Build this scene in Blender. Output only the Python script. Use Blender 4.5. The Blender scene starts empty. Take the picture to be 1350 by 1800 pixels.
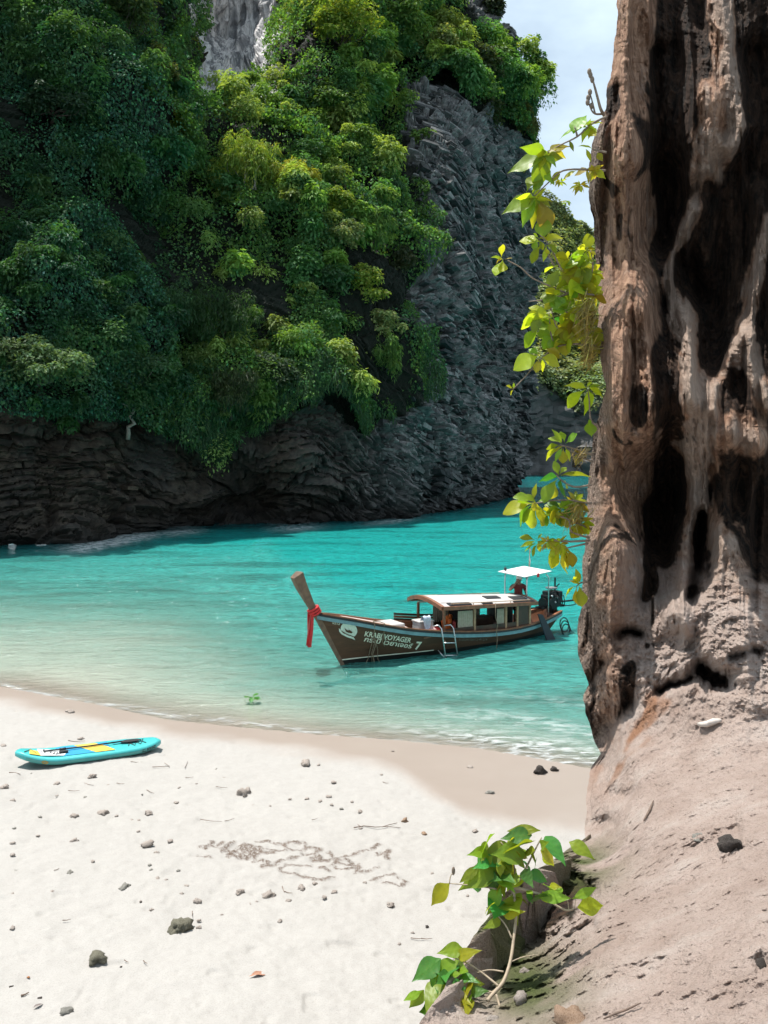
import bpy, bmesh, math, random
import numpy as np
from mathutils import Vector, Matrix

# ------------------------------------------------------------------ camera, sky, sun, exposure
SC = bpy.context.scene
COL = SC.collection
CAMZ = 6.3
FPX = 1498.0                       # focal length in pixels of the 1350 x 1800 photograph
HORIZON = 790.0
PITCH = math.atan((900 - HORIZON) / FPX)
cam_data = bpy.data.cameras.new('camera')
cam_data.sensor_fit = 'VERTICAL'
cam_data.angle = 2 * math.atan(900 / FPX)
cam_data.clip_start = 0.1
cam_data.clip_end = 5000
cam = bpy.data.objects.new('camera', cam_data)
COL.objects.link(cam)
cam.location = (0, 0, CAMZ)
cam.rotation_euler = (math.pi / 2 - PITCH, 0, 0)
SC.camera = cam

SUN_EL, SUN_AZ = math.radians(72), math.radians(-58)      # azimuth from the +Y axis, negative to the left
SUN_DIR = Vector((math.sin(SUN_AZ) * math.cos(SUN_EL), math.cos(SUN_AZ) * math.cos(SUN_EL), math.sin(SUN_EL)))
sun_data = bpy.data.lights.new('sun', 'SUN')
sun_data.energy = 5.0
sun_data.angle = math.radians(0.5)
sun_data.color = (1.0, 0.965, 0.91)
sun = bpy.data.objects.new('sun', sun_data)
COL.objects.link(sun)
sun.location = (-20, 40, 90)
sun.rotation_euler = SUN_DIR.to_track_quat('Z', 'Y').to_euler()

world = bpy.data.worlds.new('World')
SC.world = world
world.use_nodes = True
wn, wl = world.node_tree.nodes, world.node_tree.links
for n in list(wn): wn.remove(n)
w_out = wn.new('ShaderNodeOutputWorld'); w_bg = wn.new('ShaderNodeBackground')
sky = wn.new('ShaderNodeTexSky'); sky.sky_type = 'NISHITA'; sky.sun_disc = False
sky.sun_elevation = SUN_EL; sky.sun_rotation = SUN_AZ
sky.dust_density = 2.0; sky.air_density = 1.0; sky.ozone_density = 1.2
w_tc = wn.new('ShaderNodeTexCoord')
w_map = wn.new('ShaderNodeMapping'); w_map.inputs['Scale'].default_value = (2.2, 2.2, 5.0); w_map.inputs['Location'].default_value = (0.35, 0.2, 0.1)
w_noise = wn.new('ShaderNodeTexNoise'); w_noise.inputs['Scale'].default_value = 1.3; w_noise.inputs['Detail'].default_value = 6; w_noise.inputs['Roughness'].default_value = 0.55
w_ramp = wn.new('ShaderNodeValToRGB'); w_ramp.color_ramp.elements[0].position = 0.36; w_ramp.color_ramp.elements[1].position = 0.66
w_ramp.color_ramp.elements[0].color = (0.30,) * 3 + (1,); w_ramp.color_ramp.elements[1].color = (0.95,) * 3 + (1,)
w_mix = wn.new('ShaderNodeMix'); w_mix.data_type = 'RGBA'; w_mix.inputs['B'].default_value = (6.9, 8.3, 9.1, 1)
wl.new(w_tc.outputs['Generated'], w_map.inputs['Vector']); wl.new(w_map.outputs['Vector'], w_noise.inputs['Vector'])
wl.new(w_noise.outputs['Fac'], w_ramp.inputs['Fac']); wl.new(w_ramp.outputs['Color'], w_mix.inputs['Factor'])
wl.new(sky.outputs['Color'], w_mix.inputs['A']); wl.new(w_mix.outputs['Result'], w_bg.inputs['Color'])
w_bg.inputs['Strength'].default_value = 0.095
wl.new(w_bg.outputs['Background'], w_out.inputs['Surface'])

SC.view_settings.view_transform = 'Standard'
SC.view_settings.look = 'None'
SC.view_settings.exposure = 0.55
SC.view_settings.gamma = 1.0
SC.view_settings.use_curve_mapping = False
SC.cycles.max_bounces = 5
SC.cycles.diffuse_bounces = 3
SC.cycles.glossy_bounces = 2
SC.cycles.transmission_bounces = 3
SC.cycles.transparent_max_bounces = 6
SC.cycles.use_adaptive_sampling = True
SC.cycles.adaptive_threshold = 0.03
SC.cycles.caustics_reflective = False
SC.cycles.caustics_refractive = False
SC.cycles.use_denoising = True

rng = np.random.default_rng(11)
random.seed(5)

# ------------------------------------------------------------------ small helpers
CP, SP = math.cos(PITCH), math.sin(PITCH)
def PX(px, py, depth):
    """world point seen at photo pixel (px, py), lying at the distance `depth` along +Y"""
    u = (np.asarray(px, float) - 675) / FPX
    v = (900 - np.asarray(py, float)) / FPX
    dy = CP + v * SP
    dz = -SP + v * CP
    k = np.asarray(depth, float) / dy
    return np.stack([u * k, dy * k, CAMZ + dz * k], -1)
def depth_at_z(py, z):
    v = (900 - np.asarray(py, float)) / FPX
    dy = CP + v * SP; dz = -SP + v * CP
    return (z - CAMZ) / dz * dy
def GP(px, py, z=0.0):
    return PX(px, py, depth_at_z(py, z))
def to_px(p):
    p = np.asarray(p, float)
    x, y, z = p[..., 0], p[..., 1], p[..., 2] - CAMZ
    fw = y * CP - z * SP
    up = y * SP + z * CP
    return 675 + FPX * x / fw, 900 - FPX * up / fw

def _hash(ix, iy, iz, seed=0):
    h = (ix.astype(np.int64) * 374761393 + iy.astype(np.int64) * 668265263 + iz.astype(np.int64) * 2147483647 + seed * 974634777) & 0xFFFFFFFF
    h = ((h ^ (h >> 13)) * 1274126177) & 0xFFFFFFFF
    h = ((h ^ (h >> 16)) * 2246822519) & 0xFFFFFFFF
    return ((h ^ (h >> 15)) & 0xFFFFFF) / float(0xFFFFFF)
def vnoise(p, seed=0):
    """value noise in 0..1 at points p (..., 3)"""
    p = np.asarray(p, float)
    i = np.floor(p).astype(np.int64); f = p - i
    f = f * f * f * (f * (f * 6 - 15) + 10)
    x, y, z = i[..., 0], i[..., 1], i[..., 2]
    out = 0
    for dx in (0, 1):
        for dy in (0, 1):
            for dz in (0, 1):
                w = (f[..., 0] if dx else 1 - f[..., 0]) * (f[..., 1] if dy else 1 - f[..., 1]) * (f[..., 2] if dz else 1 - f[..., 2])
                out = out + w * _hash(x + dx, y + dy, z + dz, seed)
    return out
def fbm(p, oct=4, seed=0, gain=0.5):
    p = np.asarray(p, float); a, s, n = 1.0, 0, 0
    for k in range(oct):
        s = s + a * vnoise(p * (2.03 ** k) + 17.3 * k, seed + k); n += a; a *= gain
    return s / n
def sstep(a, b, x):
    t = np.clip((np.asarray(x, float) - a) / (b - a), 0, 1)
    return t * t * (3 - 2 * t)
def in_poly(poly, x, y):
    x = np.asarray(x, float); y = np.asarray(y, float)
    inside = np.zeros(x.shape, bool); n = len(poly)
    for i in range(n):
        x0, y0 = poly[i]; x1, y1 = poly[(i + 1) % n]
        if y0 == y1: continue
        c = ((y0 > y) != (y1 > y)) & (x < (x1 - x0) * (y - y0) / (y1 - y0) + x0)
        inside ^= c
    return inside
def seg_dist(pts, x, y):
    """distance to a polyline and the position along it (0..1)"""
    best = np.full(np.shape(x), 1e9); along = np.zeros(np.shape(x)); n = len(pts) - 1
    for i in range(n):
        (x0, y0), (x1, y1) = pts[i][:2], pts[i + 1][:2]
        dx, dy = x1 - x0, y1 - y0
        t = np.clip(((x - x0) * dx + (y - y0) * dy) / (dx * dx + dy * dy + 1e-9), 0, 1)
        d = np.hypot(x - x0 - t * dx, y - y0 - t * dy)
        m = d < best
        best = np.where(m, d, best); along = np.where(m, (i + t) / n, along)
    return best, along
class TPS:
    """thin plate spline through scattered (x, y, value)"""
    def __init__(self, pts, smooth=0.0, scale=200.0):
        a = np.array(pts, float); self.s = scale
        self.p = a[:, :2] / scale; v = a[:, 2]; n = len(a)
        K = self._k(self.p, self.p) + np.eye(n) * smooth
        P = np.hstack([np.ones((n, 1)), self.p])
        A = np.vstack([np.hstack([K, P]), np.hstack([P.T, np.zeros((3, 3))])])
        self.w = np.linalg.solve(A, np.concatenate([v, np.zeros(3)]))
    @staticmethod
    def _k(a, b):
        d2 = ((a[:, None, :] - b[None, :, :]) ** 2).sum(-1)
        return 0.5 * d2 * np.log(d2 + 1e-12)
    def __call__(self, x, y):
        sh = np.shape(x)
        q = np.stack([np.ravel(x), np.ravel(y)], -1) / self.s
        r = self._k(q, self.p) @ self.w[:-3] + self.w[-3] + q @ self.w[-2:]
        return r.reshape(sh)

def link(o, parent=None):
    COL.objects.link(o)
    if parent is not None: o.parent = parent
    return o
def tag(o, label=None, cat=None, group=None, kind=None):
    if label: o['label'] = label
    if cat: o['category'] = cat
    if group: o['group'] = group
    if kind: o['kind'] = kind
    return o
def empty(name, loc=(0, 0, 0), rz=0.0, label=None, cat=None, group=None):
    o = bpy.data.objects.new(name, None); o.empty_display_size = 0.1
    link(o); o.location = loc; o.rotation_euler = (0, 0, rz)
    return tag(o, label, cat, group)
def raw_mesh(name, verts, faces, smooth=False, attrs=None):
    """fast mesh from arrays; faces is an (n, 3) or (n, 4) array"""
    me = bpy.data.meshes.new(name)
    v = np.asarray(verts, np.float32).reshape(-1, 3); f = np.asarray(faces, np.int32)
    k = f.shape[1]
    me.vertices.add(len(v)); me.vertices.foreach_set('co', v.ravel())
    me.loops.add(f.size); me.loops.foreach_set('vertex_index', f.ravel())
    me.polygons.add(len(f))
    me.polygons.foreach_set('loop_start', np.arange(0, f.size, k, dtype=np.int32))
    me.polygons.foreach_set('use_smooth', np.full(len(f), smooth))
    me.update(calc_edges=True)
    for an, av in (attrs or {}).items():
        av = np.asarray(av, np.float32)
        if av.ndim == 1:
            a = me.attributes.new(an, 'FLOAT', 'POINT'); a.data.foreach_set('value', av)
        else:
            if av.shape[1] == 3: av = np.hstack([av, np.ones((len(av), 1), np.float32)])
            a = me.attributes.new(an, 'FLOAT_COLOR', 'POINT'); a.data.foreach_set('color', av.ravel())
    return me
def mesh_obj(name, verts, faces, mat, parent=None, smooth=False, attrs=None):
    o = bpy.data.objects.new(name, raw_mesh(name, verts, faces, smooth, attrs))
    if mat: o.data.materials.append(mat)
    return link(o, parent)
def grid_faces(nu, nv, flip=False):
    i = np.arange(nu * nv).reshape(nu, nv)
    a, b, c, d = i[:-1, :-1], i[1:, :-1], i[1:, 1:], i[:-1, 1:]
    q = np.stack([a, b, c, d] if not flip else [a, d, c, b], -1)
    return q.reshape(-1, 4)
def grid_normals(P):
    du = np.gradient(P, axis=0); dv = np.gradient(P, axis=1)
    n = np.cross(du, dv); n /= np.linalg.norm(n, axis=-1, keepdims=True) + 1e-9
    return n

class MB:
    """collects solid pieces and builds them as ONE mesh object"""
    def __init__(self): self.v, self.f = [], []
    def add(self, verts, faces):
        o = len(self.v); self.v += [tuple(map(float, p)) for p in verts]; self.f += [tuple(i + o for i in f) for f in faces]
        return self
    def box(self, c, s, rot=None):
        x, y, z = s[0] / 2, s[1] / 2, s[2] / 2
        vs = [Vector(p) for p in ((-x, -y, -z), (x, -y, -z), (x, y, -z), (-x, y, -z), (-x, -y, z), (x, -y, z), (x, y, z), (-x, y, z))]
        if rot is not None: vs = [rot @ p for p in vs]
        return self.add([p + Vector(c) for p in vs], [(0, 3, 2, 1), (4, 5, 6, 7), (0, 1, 5, 4), (1, 2, 6, 5), (2, 3, 7, 6), (3, 0, 4, 7)])
    def prism(self, pts, axis, t0, t1):
        """polygon pts (a, b) pushed along an axis: 'y' -> (a, t, b), 'x' -> (t, a, b), 'z' -> (a, b, t)"""
        n = len(pts)
        f = {'y': lambda a, b, t: (a, t, b), 'x': lambda a, b, t: (t, a, b), 'z': lambda a, b, t: (a, b, t)}[axis]
        vs = [f(a, b, t0) for a, b in pts] + [f(a, b, t1) for a, b in pts]
        fs = [tuple(range(n))[::-1], tuple(range(n, 2 * n))] + [(i, (i + 1) % n, n + (i + 1) % n, n + i) for i in range(n)]
        return self.add(vs, fs)
    def tube(self, pts, r, n=8, cap=True):
        pts = [Vector(p) for p in pts]
        rs = list(r) if hasattr(r, '__len__') else [r] * len(pts)
        rings, ref = [], None
        for i, p in enumerate(pts):
            d = (pts[min(i + 1, len(pts) - 1)] - pts[max(i - 1, 0)])
            d = d.normalized() if d.length > 1e-9 else Vector((0, 0, 1))
            if ref is None: ref = d.orthogonal().normalized()
            ref = (ref - d * ref.dot(d)); ref = ref.normalized() if ref.length > 1e-6 else d.orthogonal().normalized()
            b = d.cross(ref)
            rings.append([p + (ref * math.cos(2 * math.pi * k / n) + b * math.sin(2 * math.pi * k / n)) * rs[i] for k in range(n)])
        vs = [q for ring in rings for q in ring]; fs = []
        for i in range(len(rings) - 1):
            for k in range(n):
                fs.append((i * n + k, i * n + (k + 1) % n, (i + 1) * n + (k + 1) % n, (i + 1) * n + k))
        if cap:
            fs.append(tuple(range(n))[::-1]); fs.append(tuple((len(rings) - 1) * n + k for k in range(n)))
        return self.add(vs, fs)
    def ball(self, c, r, n=8, m=6, sq=None):
        r = r if hasattr(r, '__len__') else (r, r, r); c = Vector(c); vs = [c + Vector((0, 0, -r[2]))]; fs = []
        for j in range(1, m):
            a = -math.pi / 2 + math.pi * j / m
            for k in range(n):
                b = 2 * math.pi * k / n
                vs.append(c + Vector((r[0] * math.cos(a) * math.cos(b), r[1] * math.cos(a) * math.sin(b), r[2] * math.sin(a))))
        vs.append(c + Vector((0, 0, r[2])))
        for k in range(n): fs.append((0, 1 + (k + 1) % n, 1 + k))
        for j in range(m - 2):
            for k in range(n):
                a, b = 1 + j * n + k, 1 + j * n + (k + 1) % n
                fs.append((a, b, b + n, a + n))
        t = len(vs) - 1; o = 1 + (m - 2) * n
        for k in range(n): fs.append((o + k, o + (k + 1) % n, t))
        return self.add(vs, fs)
    def build(self, name, mat, parent=None, smooth=False, bevel=0.0):
        me = bpy.data.meshes.new(name); me.from_pydata(self.v, [], self.f); me.update()
        o = bpy.data.objects.new(name, me)
        if mat: me.materials.append(mat)
        if smooth: me.polygons.foreach_set('use_smooth', [True] * len(me.polygons))
        if bevel:
            b = o.modifiers.new('bevel', 'BEVEL'); b.width = bevel; b.segments = 2; b.limit_method = 'ANGLE'
        return link(o, parent)

# ------------------------------------------------------------------ materials
class NT:
    def __init__(self, name):
        self.m = bpy.data.materials.new(name); self.m.use_nodes = True
        self.t = self.m.node_tree; self.n = self.t.nodes; self.l = self.t.links
        for x in list(self.n): self.n.remove(x)
        self.out = self.n.new('ShaderNodeOutputMaterial')
    def node(self, typ, props=None, **ins):
        x = self.n.new('ShaderNode' + typ)
        for k, v in (props or {}).items(): setattr(x, k, v)
        for k, v in ins.items():
            k = k.replace('_', ' ')
            s = x.inputs[k] if k in x.inputs else x.inputs[int(k[1:])]
            self.set(s, v)
        return x
    def set(self, s, v):
        if isinstance(v, bpy.types.NodeSocket): self.l.new(v, s)
        elif isinstance(v, bpy.types.Node): self.l.new(v.outputs[0], s)
        else:
            if s.type == 'RGBA' and not hasattr(v, '__len__'): v = (v, v, v, 1)
            elif s.type == 'RGBA' and len(v) == 3: v = tuple(v) + (1,)
            s.default_value = v
    def mix(self, f, a, b, blend='MIX'):
        x = self.n.new('ShaderNodeMix'); x.data_type = 'RGBA'; x.blend_type = blend
        self.set(x.inputs['Factor'], f); self.set(x.inputs['A'], a); self.set(x.inputs['B'], b)
        return x.outputs['Result']
    def math(self, op, a, b=0.0, clamp=False):
        x = self.n.new('ShaderNodeMath'); x.operation = op; x.use_clamp = clamp
        self.set(x.inputs[0], a); self.set(x.inputs[1], b)
        return x.outputs[0]
    def ramp(self, f, stops):
        x = self.n.new('ShaderNodeValToRGB'); e = x.color_ramp.elements
        while len(e) < len(stops): e.new(0.5)
        for q, (p, c) in zip(e, stops):
            q.position = p; q.color = (c, c, c, 1) if not hasattr(c, '__len__') else tuple(c) + (1,)
        self.set(x.inputs[0], f)
        return x.outputs[0]
    def coord(self, kind='Object', scale=(1, 1, 1), rot=(0, 0, 0)):
        c = self.n.new('ShaderNodeTexCoord'); m = self.n.new('ShaderNodeMapping')
        m.inputs['Scale'].default_value = scale; m.inputs['Rotation'].default_value = rot
        self.l.new(c.outputs[kind], m.inputs['Vector'])
        return m.outputs[0]
    def noise(self, vec, scale, detail=4, rough=0.55, dist=0.0):
        x = self.n.new('ShaderNodeTexNoise')
        self.set(x.inputs['Vector'], vec); x.inputs['Scale'].default_value = scale
        x.inputs['Detail'].default_value = detail; x.inputs['Roughness'].default_value = rough; x.inputs['Distortion'].default_value = dist
        return x.outputs['Fac']
    def voronoi(self, vec, scale, feature='F1', out='Distance'):
        x = self.n.new('ShaderNodeTexVoronoi'); x.feature = feature
        self.set(x.inputs['Vector'], vec); x.inputs['Scale'].default_value = scale
        return x.outputs[out]
    def attr(self, name, out='Fac'):
        x = self.n.new('ShaderNodeAttribute'); x.attribute_name = name
        return x.outputs[out]
    def bump(self, h, strength=0.5, dist=0.05, normal=None):
        x = self.n.new('ShaderNodeBump'); x.inputs['Strength'].default_value = strength; x.inputs['Distance'].default_value = dist
        self.set(x.inputs['Height'], h)
        if normal is not None: self.set(x.inputs['Normal'], normal)
        return x.outputs[0]
    def principled(self, color, rough=0.6, normal=None, metal=0.0, spec=0.5, **kw):
        x = self.n.new('ShaderNodeBsdfPrincipled')
        self.set(x.inputs['Base Color'], color); self.set(x.inputs['Roughness'], rough); self.set(x.inputs['Metallic'], metal)
        self.set(x.inputs['Specular IOR Level'], spec)
        if normal is not None: self.set(x.inputs['Normal'], normal)
        for k, v in kw.items(): self.set(x.inputs[k.replace('_', ' ')], v)
        return x.outputs[0]
    def done(self, shader):
        self.l.new(shader, self.out.inputs['Surface']); return self.m
def simple(name, color, rough=0.5, metal=0.0, spec=0.5, var=0.12, scale=9.0, bump=0.0):
    t = NT(name); c = t.coord()
    n = t.noise(c, scale, 5)
    k = t.ramp(n, [(0.3, 1 - var), (0.7, 1 + var)])
    col = t.mix(1.0, color, k, 'MULTIPLY')
    nm = t.bump(n, bump, 0.02) if bump else None
    return t.done(t.principled(col, t.ramp(n, [(0.2, max(rough - .12, 0)), (0.8, min(rough + .12, 1))]), nm, metal, spec))

def leaf_material(name, trans=0.35, gloss=0.03, attr='Col', tint=(1, 1, 1), trans_tint=(1.25, 1.15, 0.45)):
    """leaf blades: each blade carries its own colour; light passes through them"""
    t = NT(name)
    col = t.mix(1.0, t.attr(attr, 'Color'), tint, 'MULTIPLY')
    tcol = t.mix(1.0, col, trans_tint, 'MULTIPLY')
    d = t.node('BsdfDiffuse', Color=col); tr = t.node('BsdfTranslucent', Color=tcol)
    m = t.node('MixShader', Fac=trans, _1=d.outputs[0], _2=tr.outputs[0])
    g = t.node('BsdfGlossy', Color=(1, 1, 1), Roughness=0.55)
    m2 = t.node('MixShader', Fac=gloss, _1=m.outputs[0], _2=g.outputs[0])
    return t.done(m2.outputs[0])
# ------------------------------------------------------------------ beach and sea bed
SHORE = [(-900, 1130), (-400, 1165), (0, 1203), (100, 1222), (200, 1240), (300, 1262), (420, 1275), (560, 1288), (700, 1298), (850, 1313), (950, 1330), (1040, 1347), (1200, 1385), (1500, 1450), (2000, 1600)]
DAMP = [(-900, 1165), (-400, 1195), (0, 1230), (100, 1246), (200, 1268), (290, 1284), (400, 1299), (480, 1312), (560, 1326), (650, 1344), (715, 1368), (770, 1400), (815, 1428), (900, 1447), (1030, 1456), (1300, 1540), (2000, 1700)]
SHORE_W = np.array([GP(a, b)[:2] for a, b in SHORE])
DAMP_W = np.array([GP(a, b, 0.12)[:2] for a, b in DAMP])
def shore_dist(x, y):
    """metres inland (+) or out to sea (-) from the water's edge"""
    d, _ = seg_dist([tuple(p) for p in SHORE_W], x, y)
    ys = np.interp(x, SHORE_W[:, 0], SHORE_W[:, 1])
    return np.where(y < ys, d, -d)
def beach_z(x, y):
    s = shore_dist(x, y)
    p = np.stack([x, y, np.zeros_like(x)], -1)
    inland = 0.055 * s + 0.012 * np.clip(s - 2, 0, 30)
    k = 0.30 + 0.95 * sstep(-9, 4, x)
    sea = (0.075 * s - 0.0009 * s * s) * k - 0.03 * np.clip(-s - 9, 0, 60) * (1 - k) * (k < 1)
    sea = np.maximum(sea, -3.2 + 0.4 * vnoise(p * 0.12, 3))
    z = np.where(s > 0, inland, sea)
    return z + np.where(s > 0, (fbm(p * 0.55, 3, 5) - 0.5) * 0.10 * sstep(0.8, 4, s), 0)
def ground_pt(px, py):
    """the point of the beach seen at a photo pixel"""
    z = 0.2
    for _ in range(12):
        q = GP(px, py, z); z = float(beach_z(np.array([q[0]]), np.array([q[1]]))[0])
    q[2] = z
    return Vector(q)

# strokes drawn in the sand with a stick (photo pixels), churned-up heaps of damp sand
STROKES = [
    [(452, 1479), (468, 1478), (486, 1483), (500, 1484), (512, 1478), (530, 1481), (541, 1488), (525, 1494), (508, 1492), (499, 1486)],
    [(541, 1488), (556, 1492), (566, 1494), (552, 1500), (535, 1499)],
    [(548, 1508), (560, 1503), (566, 1507), (552, 1512), (548, 1508), (575, 1513), (592, 1509), (580, 1499)],
    [(600, 1506), (620, 1502), (640, 1495), (656, 1490), (667, 1486)],
    [(584, 1520), (592, 1512), (612, 1511), (627, 1517), (610, 1519), (592, 1517)],
    [(590, 1524), (607, 1527), (622, 1524), (632, 1521), (626, 1533), (645, 1530), (662, 1526)],
    [(652, 1546), (665, 1541), (680, 1538), (692, 1538)],
    [(675, 1552), (690, 1553), (706, 1556), (714, 1549), (700, 1543)],
    [(545, 1520), (525, 1521), (505, 1520), (490, 1527), (495, 1533), (510, 1536), (525, 1536), (540, 1542), (555, 1548), (570, 1546), (587, 1540)],
    [(462, 1525), (480, 1519), (500, 1512), (523, 1508)], [(445, 1515), (462, 1512), (470, 1514), (462, 1525), (476, 1524)],
    [(662, 1502), (675, 1499), (686, 1497), (678, 1503), (682, 1511)], [(565, 1526), (578, 1529)],
]
SCRIB = [[(390 + 8 * k + 5 * math.sin(k * 2.1), 1497 + 9 * math.sin(k * 1.3)), (404 + 9 * k, 1490 + 6 * math.cos(k)), (418 + 6 * k, 1507 + 5 * math.sin(k * 3))] for k in range(7)]
SCRIB += [[(352 + 9 * k, 1490 + 3 * math.sin(k * 2)), (364 + 9 * k, 1484 + 4 * math.cos(k * 3))] for k in range(6)]
SCRIB += [[(455, 1500), (480, 1499)], [(470, 1494), (500, 1497)], [(350, 1506), (372, 1508)], [(440, 1486), (462, 1492)]]

def build_beach():
    a = np.concatenate([np.linspace(-4200, -320, 24), np.linspace(-300, -6, 50), np.arange(0, 1100, 3.3), np.linspace(1110, 1500, 30), np.linspace(1600, 5200, 22)])
    far = np.geomspace(520, 23, 60)[:-1]
    near = depth_at_z(np.arange(1240, 1960, 2.2), 0.3)
    mid = np.linspace(23, near[0], 24)[:-1]
    rest = np.linspace(near[-1], 1.0, 24)[1:]
    Y = np.concatenate([far, mid, near, rest])
    A, YY = np.meshgrid(a, Y, indexing='ij')
    X = (A - 675) / FPX * np.maximum(YY, 6.0)
    Z = beach_z(X, YY)
    P = np.stack([X, YY, Z], -1)
    px, py = to_px(P)
    s = shore_dist(X, YY)
    damp_y = np.interp(X, DAMP_W[:, 0], DAMP_W[:, 1])
    p0 = np.stack([X, YY, np.zeros_like(X)], -1)
    edge = (YY - damp_y) + (fbm(p0 * 0.9, 3, 8) - 0.5) * 0.9
    wet = sstep(-0.55, 0.55, edge)
    # footprints, small pits and rills of dry sand
    dry = 1 - wet
    box = (px > -60) & (px < 1120) & (py > 1230) & (py < 1900)
    dz = np.zeros_like(Z); churn = np.zeros_like(Z)
    q = p0[box]
    h = (fbm(q * 3.2, 4, 21) - 0.5) * 0.065 + (fbm(q * 11, 3, 31) - 0.5) * 0.018
    pits = vnoise(q * np.array([5.5, 5.5, 1]) + 3.3, 41)
    h -= sstep(0.76, 0.95, pits) * 0.03
    zone = np.exp(-(((px[box] - 560) / 330) ** 2 + ((py[box] - 1520) / 90) ** 2))
    h += (fbm(q * 7, 3, 51) - 0.5) * 0.05 * zone
    dz[box] = h * dry[box]
    qx, qy = px[box], py[box]
    c = np.zeros(len(qx))
    for st in STROKES + SCRIB:
        m = (qx > min(p[0] for p in st) - 12) & (qx < max(p[0] for p in st) + 12) & (qy > min(p[1] for p in st) - 9) & (qy < max(p[1] for p in st) + 9)
        if not m.any(): continue
        pts = [(p[0], p[1] * 2.2) for p in st]
        d, _ = seg_dist(pts, qx[m] + (vnoise(q[m] * 14, 61) - 0.5) * 6, qy[m] * 2.2 + (vnoise(q[m] * 14, 62) - 0.5) * 8)
        c[m] = np.maximum(c[m], np.exp(-(d / 3.4) ** 2))
    lump = vnoise(q * np.array([30, 20, 1]), 71)
    dz[box] += c * ((lump - 0.36) * 0.045 + (vnoise(q * 60, 73) - .5) * .03)
    churn[box] = np.clip(c * 1.7 * sstep(0.2, 0.55, lump + 0.18), 0, 1)
    P[..., 2] += dz
    attrs = {'wet': wet.ravel(), 'churn': churn.ravel(), 'sea': np.clip(-s, 0, 60).ravel()}
    t = NT('sand')
    co = t.coord()
    big = t.noise(co, 0.7, 4); fine = t.noise(co, 60, 5, 0.7); med = t.noise(co, 7, 5)
    drycol = t.mix(big, (0.310, 0.294, 0.272), (0.350, 0.334, 0.311))
    drycol = t.mix(t.ramp(med, [(0.35, 0.0), (0.75, 0.35)]), drycol, (0.28, 0.262, 0.243))
    grain = t.ramp(fine, [(0.28, 0.80), (0.5, 1.0), (0.8, 1.08)])
    drycol = t.mix(1.0, drycol, grain, 'MULTIPLY')
    wetcol = t.mix(big, (0.245, 0.20, 0.168), (0.285, 0.24, 0.205))
    col = t.mix(t.attr('wet'), drycol, wetcol)
    col = t.mix(t.ramp(t.math('MULTIPLY', t.attr('sea'), 0.5), [(0.15, 0.0), (0.8, 1.0)]), col, (0.40, 0.385, 0.335))
    col = t.mix(t.math('MULTIPLY', t.math('MULTIPLY', t.attr('churn'), t.ramp(t.noise(co, 34, 3, .6), [(.36, .25), (.5, 1.0)])), 1.0), col, t.mix(med, (0.06, 0.043, 0.034), (0.165, 0.125, 0.10)))
    rough = t.math('MULTIPLY_ADD', t.attr('wet'), -0.5); rough.node.inputs[2].default_value = 0.95
    bs = t.math('MULTIPLY_ADD', t.attr('wet'), -0.27); bs.node.inputs[2].default_value = 0.32
    b = t.node('Bump', Strength=bs, Distance=0.012, Height=t.mix(0.5, fine, med))
    mat = t.done(t.principled(col, rough, b.outputs[0], spec=0.35))
    o = mesh_obj('beach', P.reshape(-1, 3), grid_faces(len(a), len(Y), True), mat, None, True, attrs)
    tag(o, 'pale sandy beach with a damp band along the water', None, None, 'structure')
    return o
build_beach()

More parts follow.
